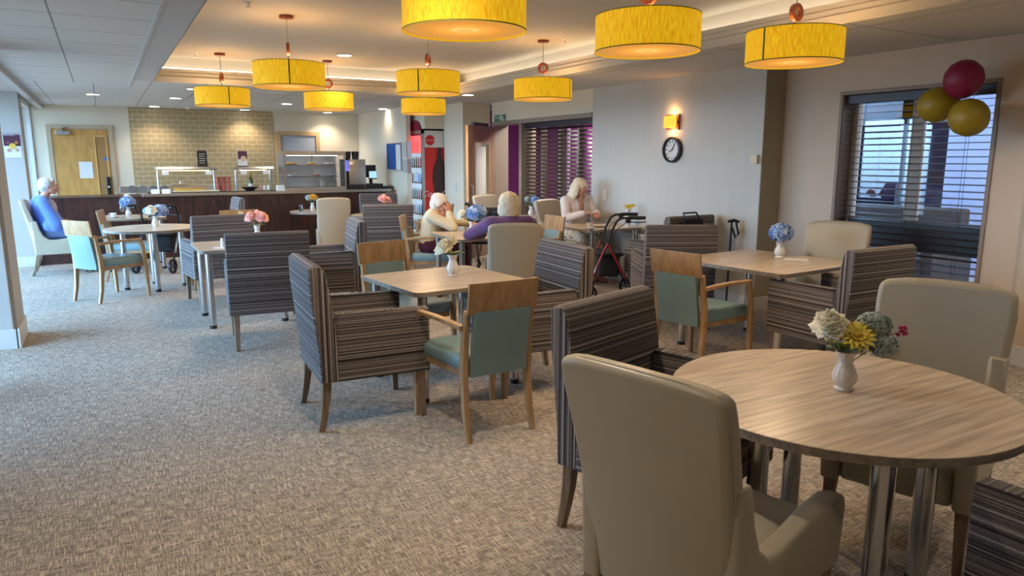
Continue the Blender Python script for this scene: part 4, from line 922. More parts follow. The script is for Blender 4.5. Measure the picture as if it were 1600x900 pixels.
# ================================================================== drinks fridge
FX, FY0, FY1 = 4.74, 11.37, 12.05
t = thing('drinks_fridge', 'red glass-fronted soft drinks fridge beside the cream column', 'fridge', (FX, FY0, 0)); D, Wf, Hf = .6, FY1-FY0, 2.0
red = mat('fridge_red', s2l('cf1f1c'), .35)
link('body', bx(.03, D, 0, Wf, .02, Hf, bev=.008), M['white'], t, True)
link('side_panel', bx(.03, D, -.004, -.001, .1, 1.72), red, t)
link('side_header', bx(.03, D, -.004, -.001, 1.722, 1.96), M['white'], t)
bm = new_bm(); box(bm, -.02, .03, 0, .035, .05, Hf); box(bm, -.02, .03, Wf-.035, Wf, .05, Hf); box(bm, -.02, .03, 0, Wf, Hf-.05, Hf); box(bm, -.02, .03, 0, Wf, .05, .22); link('door_frame', bm, M['steel'], t)
link('interior_light', bx(.0, .006, .05, Wf-.05, .25, 1.62), emis('fridge_interior', (.62, .82, 1), 1.3), t)
link('header_sign', bx(-.012, .0, .036, Wf-.036, 1.63, 1.92), emis('lit_header', (.95, .12, .12), .9), t)
for k in range(5):
    z = .3+.27*k; sh = link('shelf', bx(-.004, .0, .05, Wf-.05, z, z+.025), mat('shelf_strip', s2l('a04a4a'), .5), t)
link('door_glass', bx(-.018, -.014, .036, Wf-.036, .22, 1.63), M['glass'], t)
bm = new_bm(); lathe(bm, [(.001, 0), (.26, 0), (.26, .025), (.001, .025)], 40, mtx=Matrix.Translation((-.01, Wf/2, Hf-.08)) @ Matrix.Rotation(PI/2, 4, 'Y')); link('crest_disc', bm, mat('maroon_crest', s2l('8e1230'), .4), t, True)
bm = new_bm(); lathe(bm, [(.001, 0), (.085, 0), (.085, .004), (.001, .004)], 32, mtx=Matrix.Translation((.13, -.005, 1.84)) @ Matrix.Rotation(PI/2, 4, 'X')); rd = link('round_emblem', bm, red, t, True)
text_mesh('Coca-Cola', .045, M['white'], 'emblem_lettering', rd, (.13, -.0105, 1.84), (PI/2, 0, 0), .0008, .35)
# printed bottle on the side
bm = new_bm()
out = [(.0, .25), (.055, .27), (.06, .5), (.045, .7), (.06, .9), (.05, 1.05), (.02, 1.2), (.016, 1.3), (.02, 1.33)]
prism(bm, [(x_*1.9, z) for x_, z in out]+[(-x_*1.9, z) for x_, z in out[::-1][:-1]], -.008, -.0055, 'y')
bt = link('printed_bottle', bm, mat('cola_brown', s2l('3a1a18'), .3, var=.4, vscale=12), t); bt.location = (.30, 0, .12); bt.scale = (1.25, 1, 1.2)
text_mesh('Coca-Cola', .12, M['white'], 'bottle_lettering', bt, (-.02, -.0095, .68), (PI/2, 0, 0), .0008, .35)
drinkm = [mat('drink_red', s2l('b23a3a'), .3), mat('drink_green', s2l('3f6a52'), .3), mat('drink_blue', s2l('5a88c0'), .3), mat('drink_clear', s2l('b9cfdc'), .3)]
for k in range(5):
    for j in range(5):
        bm = new_bm(); lathe(bm, [(.022, 0), (.024, .005), (.024, .12), (.010, .15), (.010, .165), (.001, .165)], 12)
        o = link('drink_bottle', bm, drinkm[(k*2+j//2) % 4], smooth=True); o.location = (FX-.0045-.0, FY0+.09+.095*j, .326+.27*k); o.scale = (.35, 1, 1)
        o.location.x = FX+.0; o.parent = None; tag(o, 'chilled drink bottle, %s one on the %s fridge shelf' % (('nearest', 'second nearest', 'middle', 'second farthest', 'farthest')[j], ('lowest', 'second lowest', 'middle', 'second highest', 'highest')[k]), 'bottle', 'bottles in the fridge'); o.location.x = FX-.0125+.003

# ---- light switch on column, open door leaf, exit sign
link_sw = new_bm(); p = on_x(712, 292, 5.12); box(link_sw, 5.105, 5.119, p.y-.045, p.y+.045, p.z-.07, p.z+.07, bev=.003); tag(link('light_switch', link_sw, M['white'], smooth=True), 'white double light switch on the cream column', 'switch')
A = Vector((4.80, 9.80, 0)); B = Vector((5.56, 10.36, 0)); d = (B-A); L_ = d.length; ang = math.atan2(d.y, d.x)
t = bpy.data.objects.new('door_3', None); C.objects.link(t); t['kind'] = 'structure'; t.location = A; t.rotation_euler = (0, 0, ang)
bm = new_bm(); box(bm, 0, .2, -.02, .02, .01, 2.03); box(bm, L_-.2, L_, -.02, .02, .01, 2.03); box(bm, .2, L_-.2, -.02, .02, 1.80, 2.03); box(bm, .2, L_-.2, -.02, .02, .01, .85); struct('door_leaf', bm, M['doorgrey'], t)
struct('leaf_edge', bx(-.004, 0, -.022, .022, .01, 2.03), M['doorwood'], t)
struct('door_pane', bx(.2, L_-.2, -.006, .006, .85, 1.80), M['doorglass'], t)
bm = new_bm(); 
for a in ((.2, .225, .85, 1.8), (L_-.225, L_-.2, .85, 1.8), (.2, L_-.2, .85, .875), (.2, L_-.2, 1.775, 1.8)): box(bm, a[0], a[1], -.028, .028, a[2], a[3])
struct('pane_bead', bm, mat('beige_bead', s2l('a58f72'), .5), t)
bm = new_bm(); tube(bm, [(-.0+.06, -.02, .72), (.06, -.07, .74), (.06, -.07, 1.12), (.06, -.02, 1.14)], .010, 8); struct('pull_handle', bm, M['steel'], t, True)
bm = new_bm(); box(bm, .25, .75, .0, .05, 2.03, 2.08); struct('door_closer', bm, M['black'], t)
bm = new_bm()
vb = mat('pale_vertical_blind', s2l('e2e6dc'), .7)
for i in range(6): box(bm, .22+i*.085, .295+i*.085, .030, .034, .9, 1.72)
o = link('vertical_blind', bm, vb); o.location = A; o.rotation_euler = (0, 0, ang); tag(o, 'pale vertical blind seen through the pane of the open door', 'blind')
# jambs and purple corridor
bm = new_bm(); box(bm, XA-.01, XA+.25, YO1, YO1+.08, 0, 2.1); box(bm, XA-.02, XA+.25, YO0-.0, YO1+.08, 2.06, 2.12); box(bm, XA+.02, XA+.2, 9.58, 9.66, 0, 2.06); struct('door_4', bm, mat('taupe_frame', s2l('8e8172'), .5))
bm = new_bm(); box(bm, 7.2, 7.3, 6.6, 12.0, .55, CZ); box(bm, XA+.26, 7.2, 12.0, 12.1, .55, CZ); struct('wall_corridor', bm, M['purple'])
bm = new_bm(); box(bm, 7.18, 7.3, 6.6, 12.0, 0, .55); box(bm, XA+.26, 7.2, 11.98, 12.1, 0, .55); struct('wall_dado', bm, mat('dark_dado', s2l('3c3a42'), .5))
struct('ceiling_corridor', bx(XA+.25, 7.3, 5.0, 12.1, CZ, CZ+.05), M['white'])
struct('wall_corridor_end', bx(XA+.36, 7.2, 6.5, 6.6, 0, CZ), M['wallwhite'])
for k, y in enumerate((7.95, 8.65)):
    bm = new_bm(); box(bm, 7.12, 7.17, y-.14, y+.14, .9, 2.3); box(bm, 7.11, 7.12, y-.1, y+.1, .95, 2.25); tag(link('corridor_panel', bm, mat('pale_lilac_panel', s2l('b9a9c6'), .5)), 'pale lilac panel on the corridor wall behind the blind, '+('nearer' if k == 0 else 'farther')+' one', 'wall panel', 'corridor panels')
l = bpy.data.lights.new('corridor_fill_light', 'AREA'); l.size = .6; l.energy = 75; l.color = (1, .93, .85); lo = bpy.data.objects.new('corridor_fill_light', l); C.objects.link(lo); lo.location = (6.5, 9.3, CZ-.02)  # unseen fill lamp, added so the purple corridor shows through the blind
bm = new_bm(); box(bm, XA+.06, XA+.10, 9.9, 9.95, 0, 2.05); o = link('conduit', bm, mat('pale_conduit', s2l('a89ab8'), .5)); o.location = (1.45, .6, 0); tag(o, 'pale vertical conduit on the purple corridor wall', 'conduit')
def venetian(x, y0, y1, z0, z1, label, pitch=.055, tilt=.15, posts=()):
    t = thing('venetian_blind', label, 'blind', (x, (y0+y1)/2, 0)); h = (y1-y0)/2
    bm = new_bm(); z = z0+.03; n = 0
    while z < z1-.07:
        box(bm, -.026, .026, -h, h, z-.0015, z+.0015, mtx=Matrix.Translation((0, 0, z)) @ Matrix.Rotation(tilt, 4, 'Y') @ Matrix.Translation((0, 0, -z))); z += pitch
    link('slats', bm, M['slat'], t)
    link('headrail', bx(-.035, .035, -h, h, z1-.075, z1, bev=.004), mat('headrail', s2l('2c2a33'), .4), t)
    link('bottom_rail', bx(-.03, .03, -h, h, z0, z0+.018, bev=.004), M['slat'], t)
    bm = new_bm()
    for y in (-h*.72, -h*.68, h*.7, 0): tube(bm, [(-.03, y, z0), (-.03, y, z1-.05)], .0018, 5)
    link('cords', bm, M['black'], t)
    return t
venetian(XA+.10, YO0+.005, 9.56, .25, 2.06, 'open dark venetian blind in the long opening before the purple corridor', .056, -.60)
bm = new_bm()
for y in (7.78, 8.25, 8.72, 9.19, 9.52): box(bm, XA+.15, XA+.22, y-.035, y+.035, .15, 2.06)
box(bm, XA+.15, XA+.22, YO0, 9.56, 0, .2); struct('window_4', bm, mat('cream_glazing_bar', s2l('b5a68e'), .5))
# exit sign
p = on_x(782, 187, XA)
t = thing('exit_sign', 'green fire exit sign above the corridor opening', 'sign', (XA-.006, p.y, p.z)); gr = mat('exit_green', s2l('1c6e48'), .5)
hw_, hh_ = (on_x(774, 187, XA).y-on_x(791, 187, XA).y)/2, .075
link('sign_board', bx(-.006, .0, -hw_, hw_, -hh_, hh_), gr, t)
text_mesh('Fire\nexit', .075, M['white'], 'sign_lettering', t, (-.0075, hw_*.5, -.005), (PI/2, 0, -PI/2), .0008)
link('pictogram_panel', bx(-.0075, -.006, -hw_*.45, hw_*.08, -hh_*.85, hh_*.85), M['white'], t)
bm = new_bm(); prism(bm, [(-hw_*.72, -.05), (-hw_*.56, .0), (-hw_*.66, .0), (-hw_*.66, .05), (-hw_*.78, .05), (-hw_*.78, .0), (-hw_*.88, .0)], -.0085, -.006, 'x'); link('arrow', bm, M['white'], t)
bm = new_bm(); ball(bm, (-.009, -hw_*.1, .035), .012, 0, 1, scale=(.2, 1, 1)); tube(bm, [(-.009, -.1*hw_, .02), (-.009, -.18*hw_, -.01), (-.009, 0, -.04)], .006, 6); tube(bm, [(-.009, -.18*hw_, -.01), (-.009, -.34*hw_, -.04)], .006, 6); link('running_figure', bm, gr, t)

# ---- accent wall fittings
p = on_x(1053, 191, XA)
t = thing('wall_sconce', 'glowing amber wall light on the grey wall above the clock', 'wall light', (XA, p.y, p.z))
link('backplate', bx(-.02, -.001, -.10, .10, -.085, .085, bev=.003), M['copper'], t)
bm = new_bm(); prism(bm, [(-.055, -.055), (-.055, .062), (-.062, .065), (-.068, .055), (-.068, -.055), (-.062, -.06)], -.105, .09, 'y'); link('amber_glass', bm, emis('amber_glass', (1, .40, .02), 1.3), t)
bm = new_bm(); box(bm, -.055, -.02, -.08, -.07, -.02, .02); box(bm, -.055, -.02, .06, .07, -.02, .02); link('bracket', bm, M['copper'], t)
for dz, sg in ((.10, 1), (-.09, -1)):
    l = bpy.data.lights.new('sconce_light', 'POINT'); l.energy = 1.6; l.color = (1, .5, .15); l.shadow_soft_size = .03; lo = bpy.data.objects.new('sconce_light', l); C.objects.link(lo); lo.parent = t; lo.location = (-.05, 0, dz)
p = on_x(1053, 234, XA)
t = thing('wall_clock', 'round black-rimmed wall clock below the amber wall light', 'clock', (XA, p.y, p.z)); RM = Matrix.Rotation(-PI/2, 4, 'Y')
bm = new_bm(); lathe(bm, [(.135, .001), (.145, .02), (.14, .05), (.122, .055), (.118, .03), (.118, .001)], 40, mtx=RM, caps=False); link('rim', bm, M['black'], t, True)
bm = new_bm(); lathe(bm, [(.001, .022), (.119, .022)], 40, mtx=RM, caps=False); link('dial', bm, M['paper'], t)
bm = new_bm()
for k in range(12):
    a = k*PI/6; T = Matrix.Rotation(a, 4, 'X'); box(bm, -.026, -.0235, -.005, .005, .088, .108, mtx=T)
link('hour_marks', bm, M['black'], t)
bm = new_bm(); T = Matrix.Rotation(.5, 4, 'X'); box(bm, -.029, -.027, -.004, .004, -.01, .085, mtx=T); T = Matrix.Rotation(-2.0, 4, 'X'); box(bm, -.032, -.030, -.005, .005, -.01, .055, mtx=T); link('hands', bm, M['black'], t)
def box_on_accent(px_, py_, w_, h_, d_, name, label, cat, m_=None):
    p = on_x(px_, py_, XA); bm = new_bm(); box(bm, XA-d_, XA-.001, p.y-w_/2, p.y+w_/2, p.z-h_/2, p.z+h_/2, bev=.004); box(bm, XA-d_-.002, XA-d_, p.y-w_*.12, p.y+w_*.12, p.z-h_*.12, p.z+h_*.12)
    return tag(link(name, bm, m_ or M['white'], smooth=True), label, cat)
box_on_accent(1181, 249, .085, .085, .035, 'thermostat', 'small beige thermostat box near the end of the grey wall', 'thermostat', M['wall'])
box_on_accent(945, 304, .09, .13, .012, 'call_point', 'white call switch on the grey wall right of the long-haired person', 'switch')
t = thing('radiator', 'low pale radiator on the grey wall behind the red walking frame', 'radiator', (XA, 6.2, 0))
link('casing', bx(-.09, -.016, -.75, .75, .16, .62, bev=.006), mat('radiator_cream', s2l('b6ae9f'), .5), t, True); link('top_grille', bx(-.095, -.016, -.76, .76, .621, .64, bev=.003), M['skirt'], t, True)
bm = new_bm()
for k in range(5): box(bm, -.093, -.0905, -.7, .7, .20+.028*k, .21+.028*k)
link('vent_slots', bm, M['black'], t)

# ---- window on the right wall
g = bpy.data.objects.new('window_5', None); C.objects.link(g); g['kind'] = 'structure'
bm = new_bm(); fx0, fx1 = XW+.14, XW+.20
box(bm, fx0, fx1, wy0, wy0+.06, wz0, wz1); box(bm, fx0, fx1, wy1-.06, wy1, wz0, wz1); box(bm, fx0+.001, fx1+.001, wy0+.06, wy1-.06, wz1-.06, wz1); box(bm, fx0+.001, fx1+.001, wy0+.06, wy1-.06, wz0, wz0+.06)
box(bm, fx0, fx1, 3.60, 3.70, 1.0, wz1-.06); struct('window_frame', bm, mat('taupe_window_frame', s2l('a48f7c'), .5), g)
struct('window_transom', bx(fx0-.01, fx1+.01, wy0+.05, wy1-.05, .74, 1.0), mat('brown_transom', s2l('2a201e'), .5), g)
struct('window_pane', bx(fx0+.02, fx0+.03, wy0+.05, wy1-.05, wz0+.05, wz1-.05), M['glass'], g)
struct('window_reveal', bx(XW+.0, XW+.14, wy1-.006, wy1, wz0, wz1), mat('reveal_oak', s2l('86705a'), .5), g)
bm = new_bm()   # timber architrave
box(bm, XW-.012, XW-.001, wy0-.03, wy0, wz0, wz1+.03); box(bm, XW-.012, XW-.001, wy1, wy1+.03, wz0, wz1+.03); box(bm, XW-.012, XW-.001, wy0, wy1, wz1, wz1+.03); struct('window_architrave', bm, mat('architrave', s2l('8a7765'), .5), g)
venetian(XW+.07, wy0+.01, wy1-.01, wz0+.01, wz1-.005, 'dark slatted venetian blind over the right-hand window', .055, -.12)
# lobby and street seen through it
lav = mat('lavender_wall', s2l('9d9ab0'), .7)
bm = new_bm(); box(bm, 9.7, 9.8, -3.5, 5.45, 0, 2.9); struct('wall_lobby', bm, lav)
bm = new_bm(); box(bm, 9.68, 9.82, 5.9, 6.1, 0, 2.9); box(bm, 9.68, 9.82, 6.9, 7.0, 0, 2.9); box(bm, 9.68, 9.82, 5.45, 8.4, 0, .25); box(bm, 9.68, 9.82, 5.45, 8.4, 2.0, 2.9); box(bm, 9.68, 9.82, 7.7, 7.8, 0, 2.9); struct('window_6', bm, mat('dark_lobby_frame', s2l('39363c'), .5))
struct('window_7', bx(9.73, 9.74, 5.45, 8.4, .2, 2.05), glass('street_dimming_glass', (.10, .095, .11), .03)); struct('ceiling_lobby', bx(XW+.3, 9.8, -3.5, 6.5, 2.9, 2.95), M['white']); struct('wall_lobby_end', bx(7.3, 9.8, 8.4, 8.5, 0, 2.95), lav)  # dark tint added to the lobby glass to dim the overbright street
t = thing('lobby_sofa', 'dark low sofa seen through the right-hand window blind', 'sofa', (8.4, 5.3, 0)); sm = mat('dark_brown_upholstery', s2l('3a2a22'), .7)
link('seat', bx(-.4, .4, -.7, .7, .0, .42, bev=.04, seg=3), sm, t, True); link('backrest', bx(.25, .42, -.7, .7, .42, .95, bev=.04, seg=3), sm, t, True)
for s in (-1, 1): link('arm', bx(-.4, .4, s*.7-.08, s*.7+.08, .0, .62, bev=.03, seg=3), sm, t, True)
l = bpy.data.lights.new('lobby_fill_light', 'AREA'); l.size = 1.0; l.energy = 60; l.color = (.95, .95, 1); lo = bpy.data.objects.new('lobby_fill_light', l); C.objects.link(lo); lo.location = (8.2, 3.0, 2.88)  # fill lamp without a fixture, added to brighten the lobby
struct('ground_street', bx(10.0, 40, -20, 30, -.12, -.02), mat('grey_tarmac', s2l('77777a'), .9, var=.1))
bm = new_bm(); box(bm, 26, 27, -10, 30, 0, 7)
brick, nt, b = nodes('red_brick'); br = N(nt, 'ShaderNodeTexBrick'); tc = N(nt, 'ShaderNodeTexCoord'); sp_ = N(nt, 'ShaderNodeSeparateXYZ'); cb_ = N(nt, 'ShaderNodeCombineXYZ'); nt.links.new(tc.outputs['Object'], sp_.inputs[0]); nt.links.new(sp_.outputs['Y'], cb_.inputs['X']); nt.links.new(sp_.outputs['Z'], cb_.inputs['Y']); nt.links.new(cb_.outputs[0], br.inputs['Vector'])
br.inputs['Scale'].default_value = 1; br.inputs['Brick Width'].default_value = .45; br.inputs['Row Height'].default_value = .16; br.inputs['Mortar Size'].default_value = .015; br.inputs['Color1'].default_value = rgba(s2l('8a5448')); br.inputs['Color2'].default_value = rgba(s2l('77463c')); br.inputs['Mortar'].default_value = rgba(s2l('a89a90')); nt.links.new(br.outputs['Color'], b.inputs['Base Color'])
t = thing('brick_building', 'red brick building across the street beyond the right-hand window', 'building', (26, 10, 0))
link('facade', bx(0, 1, -20, 20, 0, 7), brick, t)
for y in (-6, -2.5, 1, 4.5, 8):
    wnd = link('window', bx(-.03, .02, y-.7, y+.7, 1.1, 2.6), M['white'], t); link('pane', bx(-.05, -.031, y-.6, y+.6, 1.2, 2.5), mat('dark_pane', s2l('5a6a78'), .1), wnd)
def car(x, y, rz, m_, label):
    t = thing('parked_car', label, 'car', (x, y, 0), rz)
    prof_ = [(-2.1, .3), (-2.1, .75), (-1.9, .92), (-1.2, 1.0), (-.6, 1.42), (.7, 1.45), (1.4, 1.0), (2.0, .9), (2.15, .6), (2.1, .3)]
    bm = new_bm(); prism(bm, prof_, -.85, .85, 'y', bev=.08, seg=3); link('body', bm, m_, t, True)
    bm = new_bm(); prism(bm, [(-1.08, 1.02), (-.55, 1.38), (.65, 1.40), (1.22, 1.02)], -.86, .86, 'y'); link('windows', bm, mat('car_glass', (.03, .04, .05), .05), t)
    for a in (-1.3, 1.3):
        for s in (-1, 1): bm = new_bm(); lathe(bm, [(.001, -.1), (.33, -.1), (.33, .1), (.001, .1)], 24, mtx=Matrix.Translation((a, s*.8, .33)) @ Matrix.Rotation(PI/2, 4, 'X')); link('wheel', bm, M['black'], t, True)
    for s in (-1, 1): link('tail_light', bx(-2.14, -2.06, s*.65-.15, s*.65+.15, .68, .85, bev=.01), mat('tail_red', s2l('c4182c'), .3), t)
car(15.0, 6.1, PI/2+.1, mat('white_car_paint', s2l('d8dce2'), .2, coat=1), 'white parked car seen through the right half of the window')
car(15.5, 10.6, PI/2, mat('blue_car_paint', s2l('2c5aa0'), .2, coat=1), 'blue parked car seen through the left half of the window')
car(18.5, 8.0, PI/2, mat('red_car_paint', s2l('b4283a'), .2, coat=1), 'red car parked farther off across the street')

# balloons
bal = [(1506, 123, 5.55, s2l('86123f'), 'dark magenta balloon, topmost of three at the window corner'), (1463, 164, 5.60, s2l('8f7a14'), 'olive gold balloon, left one of the three at the window corner'), (1514, 184, 5.50, s2l('927c16'), 'olive gold balloon, lower right of the three at the window corner')]
knot = on_x(1497, 158, 5.62)
for i, (px_, py_, X_, col_, lab) in enumerate(bal):
    p = on_x(px_, py_, X_); t = thing('balloon', lab, 'balloon', p, 0, 'window balloons'); R = .135
    bm = new_bm(); k = (knot-p); kd = k.normalized(); q = kd.to_track_quat('Z', 'Y').to_matrix().to_4x4()
    lathe(bm, [(.001, -R*1.0), (R*.45, -R*.9), (R*.8, -R*.6), (R*.98, -R*.15), (R*.97, R*.25), (R*.8, R*.65), (R*.45, R*.98), (R*.12, R*1.15), (.01, R*1.2)], 32, mtx=q); link('balloon_skin', bm, mat('latex_%d' % i, col_, .45), t, True, 80)
    bm = new_bm(); lathe(bm, [(.008, R*1.18), (.004, R*1.22), (.012, R*1.27)], 10, mtx=q); link('knot', bm, mat('latex_knot_%d' % i, col_, .5), t, True)
bm = new_bm(); a = Vector((XW-.012, knot.y, knot.z-.02)); tube(bm, [knot+Vector((0, 0, .01)), (knot+a)/2+Vector((0, .02, -.06)), a+Vector((0, -.01, -.12)), a], .003, 5); tag(link('balloon_ribbon', bm, mat('cream_ribbon', s2l('d6c8a8'), .5)), 'curled ribbon tying the three balloons to the window frame', 'ribbon')
# poster on the far left column
p0 = on_y(4, 210, 12.2); p1 = on_y(35, 246, 12.2)
t = thing('food_poster', 'plum and white food poster on the white column at far left', 'poster', ((p0.x+p1.x)/2, 12.2, (p0.z+p1.z)/2)); hw2, hh2 = (p1.x-p0.x)/2, (p0.z-p1.z)/2
link('sheet', bx(-hw2, hw2, -.006, -.001, -hh2, hh2), M['paper'], t); link('plum_header', bx(-hw2, hw2, -.008, -.006, 0, hh2), mat('plum_ink', s2l('4c1c34'), .5), t)
for (ax_, az_, rr_, cc) in ((0, 0, .08, 'd8b23c'), (-.09, -.12, .05, 'b58a78'), (.1, -.11, .045, 'c0a090'), (.1, .1, .04, 'b87840'), (-.1, .09, .035, '7a4a5a')):
    bm = new_bm(); k_ = hw2/.2; lathe(bm, [(.001, 0), (rr_*k_, 0), (rr_*k_, .003), (.001, .003)], 20, mtx=Matrix.Translation((ax_*k_, -.0085, az_*k_)) @ Matrix.Rotation(PI/2, 4, 'X')); link('printed_dish', bm, mat('dish_print', s2l(cc), .5, var=.4, vscale=20), t, True)
for k in range(2): link('printed_line', bx(-.10, .08-.04*k, -.0085, -.0075, .17-.03*k, .18-.03*k), mat('pale_ink', s2l('a08a98'), .5), t)
# ================================================================== people
def cap(bm, a, ra, b, rb, n=12):
    a, b = Vector(a), Vector(b); tube(bm, [a, a.lerp(b, .33), a.lerp(b, .66), b], [ra, ra+(rb-ra)*.33, ra+(rb-ra)*.66, rb], n); ball(bm, a, ra, 0, 2); ball(bm, b, rb, 0, 2)
def chain(bm, pts):
    for (a, ra), (b, rb) in zip(pts, pts[1:]): cap(bm, a, ra, b, rb)
def ell(bm, c, r, mtx=None): ball(bm, c, 1, 0, 3, mtx=mtx, scale=r)
def fuse(name, bm, m, parent, vox=.007, sm=4):
    for f in bm.faces: f.smooth = True
    o = link(name, bm, m, parent, True, 180); md = o.modifiers.new('fuse', 'REMESH'); md.mode = 'VOXEL'; md.voxel_size = vox; md.use_smooth_shade = True
    s_ = o.modifiers.new('soften', 'SMOOTH'); s_.iterations = sm; s_.factor = .5; return o
def hand(bm, w, d, up, s=1, curl=.5):
    """palm from wrist w along d with five bent fingers; up = back of hand"""
    w = Vector(w); d = Vector(d).normalized(); up = Vector(up); up = (up-d*up.dot(d)).normalized(); sd = d.cross(up)*s
    for k in range(4): cap(bm, w+sd*(.022-.015*k)*.6, .012, w+d*.075+sd*(.026-.017*k), .0105, 8)
    for k, L in enumerate((.07, .08, .075, .058)):
        p = w+d*.078+sd*(.027-.018*k); q = p+(d*math.cos(curl*.6)-up*math.sin(curl*.6))*L*.5; r = q+(d*math.cos(curl*1.6)-up*math.sin(curl*1.6))*L*.5
        cap(bm, p, .0092, q, .0085, 8); cap(bm, q, .0085, r, .0075, 8)
    p = w+d*.02+sd*.026; q = p+(d*.7+sd*.7).normalized()*.035; r = q+(d*.9+sd*.2-up*.2).normalized()*.03; cap(bm, p, .012, q, .010, 8); cap(bm, q, .010, r, .0085, 8)
def person(label, x, y, a, P):
    """seated figure in local metres: +Y is the gaze, z up; P holds joints, clothes and hair"""
    t = thing('person', label, 'person', (x, y, 0), math.radians(a-90))
    V = lambda k: Vector(P[k])
    pel, chest, neck, head = V('pelvis'), V('chest'), V('neck'), V('head')
    sh = [V('shl'), V('shr')]; el = [V('ell'), V('elr')]; wr = [V('wrl'), V('wrr')]; hp = [pel+Vector((-.09, 0, 0)), pel+Vector((.09, 0, 0))]; kn = [V('knl'), V('knr')]; an = [V('anl'), V('anr')]
    HR = Euler((P.get('nod', 0), P.get('roll', 0), P.get('turn', 0))).to_matrix().to_4x4(); HM = Matrix.Translation(head) @ HR
    bm = new_bm()
    def torso(bm, g=0, low=True):
        chain(bm, [((pel), .125+g), ((pel+chest)/2, .115+g), (chest, .12+g)])
        for s in (-1, 1): cap(bm, pel+Vector((s*.05, 0, .0)), .11+g, chest+Vector((s*.06, 0, .0)), .10+g)
        for q in sh: cap(bm, chest+Vector((0, 0, .06)), .085+g, q, .052+g)
        cap(bm, chest, .10+g, (sh[0]+sh[1])/2, .075+g)
    torso(bm); cap(bm, (sh[0]+sh[1])/2, .06, neck, .05); cap(bm, neck, .05, head+HR.to_3x3() @ Vector((0, -.015, -.05)), .05)
    # head: cranium, face, jaw, nose, brow, cheeks, ears
    def H(c): return HM @ Vector(c)
    def he(c, r): ell(bm, H(c), r, HR)
    he((0, -.012, .03), (.072, .09, .085)); he((0, .03, -.015), (.060, .062, .075)); he((0, .045, -.065), (.042, .040, .035)); he((0, .025, -.045), (.055, .05, .05))
    cap(bm, H((0, .088, .012)), .008, H((0, .108, -.020)), .013, 8); he((0, .092, -.028), (.019, .014, .010)); he((0, .082, .028), (.045, .014, .010))
    for s in (-1, 1): he((s*.034, .07, -.022), (.020, .02, .018)); he((s*.072, -.005, -.005), (.010, .018, .028))
    he((0, .086, -.052), (.022, .010, .006)); he((0, .084, -.063), (.019, .010, .006))
    for i in (0, 1):
        cap(bm, sh[i], .048, el[i], .038); cap(bm, el[i], .038, wr[i], .026)
        hand(bm, wr[i], P['hdl' if i == 0 else 'hdr'], P.get('hup', (0, 0, 1)) if i or 'hupl' not in P else P['hupl'], 1 if i == 0 else -1, P.get('curl', .7))
        cap(bm, hp[i], .088, kn[i], .06); cap(bm, kn[i], .058, an[i]+Vector((0, -.005, .05)), .036); cap(bm, an[i], .034, an[i]+Vector((0, .12, -.03)), .026)
    body = fuse('body', bm, M['skin'], t, .006, 2)
    # eyes, brows, lips
    for s in (-1, 1):
        bm = new_bm(); ball(bm, H((s*.029, .083, .010)), .0085, 0, 2); link('eye', bm, mat('eye_white', s2l('b8b0a8'), .2), t, True)
        bm = new_bm(); ball(bm, H((s*.029, .0895, .010)), .0045, 0, 2); link('pupil', bm, M['black'], t, True)
    bm = new_bm(); tube(bm, [H((-.02, .094, -.057)), H((0, .099, -.056)), H((.02, .094, -.057))], .0032, 6); link('lips', bm, mat('lip_rose', s2l('9a5a52'), .5), t, True)
    if P.get('glasses'):
        bm = new_bm()
        for s in (-1, 1):
            pts = [H((s*.031+.021*math.cos(k*PI/6), .104, .008+.016*math.sin(k*PI/6))) for k in range(13)]; tube(bm, pts, .0018, 5, caps=False); tube(bm, [H((s*.052, .103, .012)), H((s*.075, .0, .01))], .0018, 5)
        tube(bm, [H((-.01, .106, .010)), H((.01, .106, .010))], .0018, 5); link('glasses', bm, M['black'], t)
    # hair
    bm = new_bm()
    for c, r in P['hair']: ell(bm, H(c), r, HR)
    hb = fuse('hair', bm, P['hairmat'], t, .007, 3)
    tx = bpy.data.textures.get('hair_clumps') or bpy.data.textures.new('hair_clumps', 'CLOUDS'); tx.noise_scale = .022
    dm = hb.modifiers.new('curls', 'DISPLACE'); dm.texture = tx; dm.strength = P.get('curls', .014); dm.mid_level = .45; dm.texture_coords = 'LOCAL'
    # top
    bm = new_bm(); torso(bm, .018)
    for i in (0, 1):
        cap(bm, sh[i], .066, el[i], .055); e2 = el[i].lerp(wr[i], P.get('sleeve', .85)); cap(bm, el[i], .054, e2, .042)
    for e in P.get('top_extra', []): cap(bm, e[0], e[1], e[2], e[3])
    fuse(P['topname'], bm, P['topmat'], t, .011, 5)
    if 'blouse' in P:
        bm = new_bm()
        for e in P['blouse']: ell(bm, Vector(e[0]), e[1])
        fuse('blouse', bm, P['blousemat'], t, .009, 3)
    bm = new_bm()
    cap(bm, pel+Vector((-.05, 0, -.01)), .135, pel+Vector((.05, 0, -.01)), .135)
    for i in (0, 1): cap(bm, hp[i], .10, kn[i], .075); cap(bm, kn[i], .074, an[i]+Vector((0, 0, .07)), .062)
    for e in P.get('leg_extra', []): cap(bm, e[0], e[1], e[2], e[3])
    fuse(P['legname'], bm, P['legmat'], t, .011, 5)
    for i in (0, 1):
        bm = new_bm(); f_ = an[i]; chain(bm, [(f_+Vector((0, -.03, -.03)), .038), (f_+Vector((0, .06, -.03)), .040), (f_+Vector((0, .15, -.04)), .032)]); box(bm, f_.x-.036, f_.x+.036, f_.y-.07, f_.y+.18, 0.001, .02, bev=.006)
        fuse('shoe', bm, P['shoemat'], t, .008, 3)
    return t
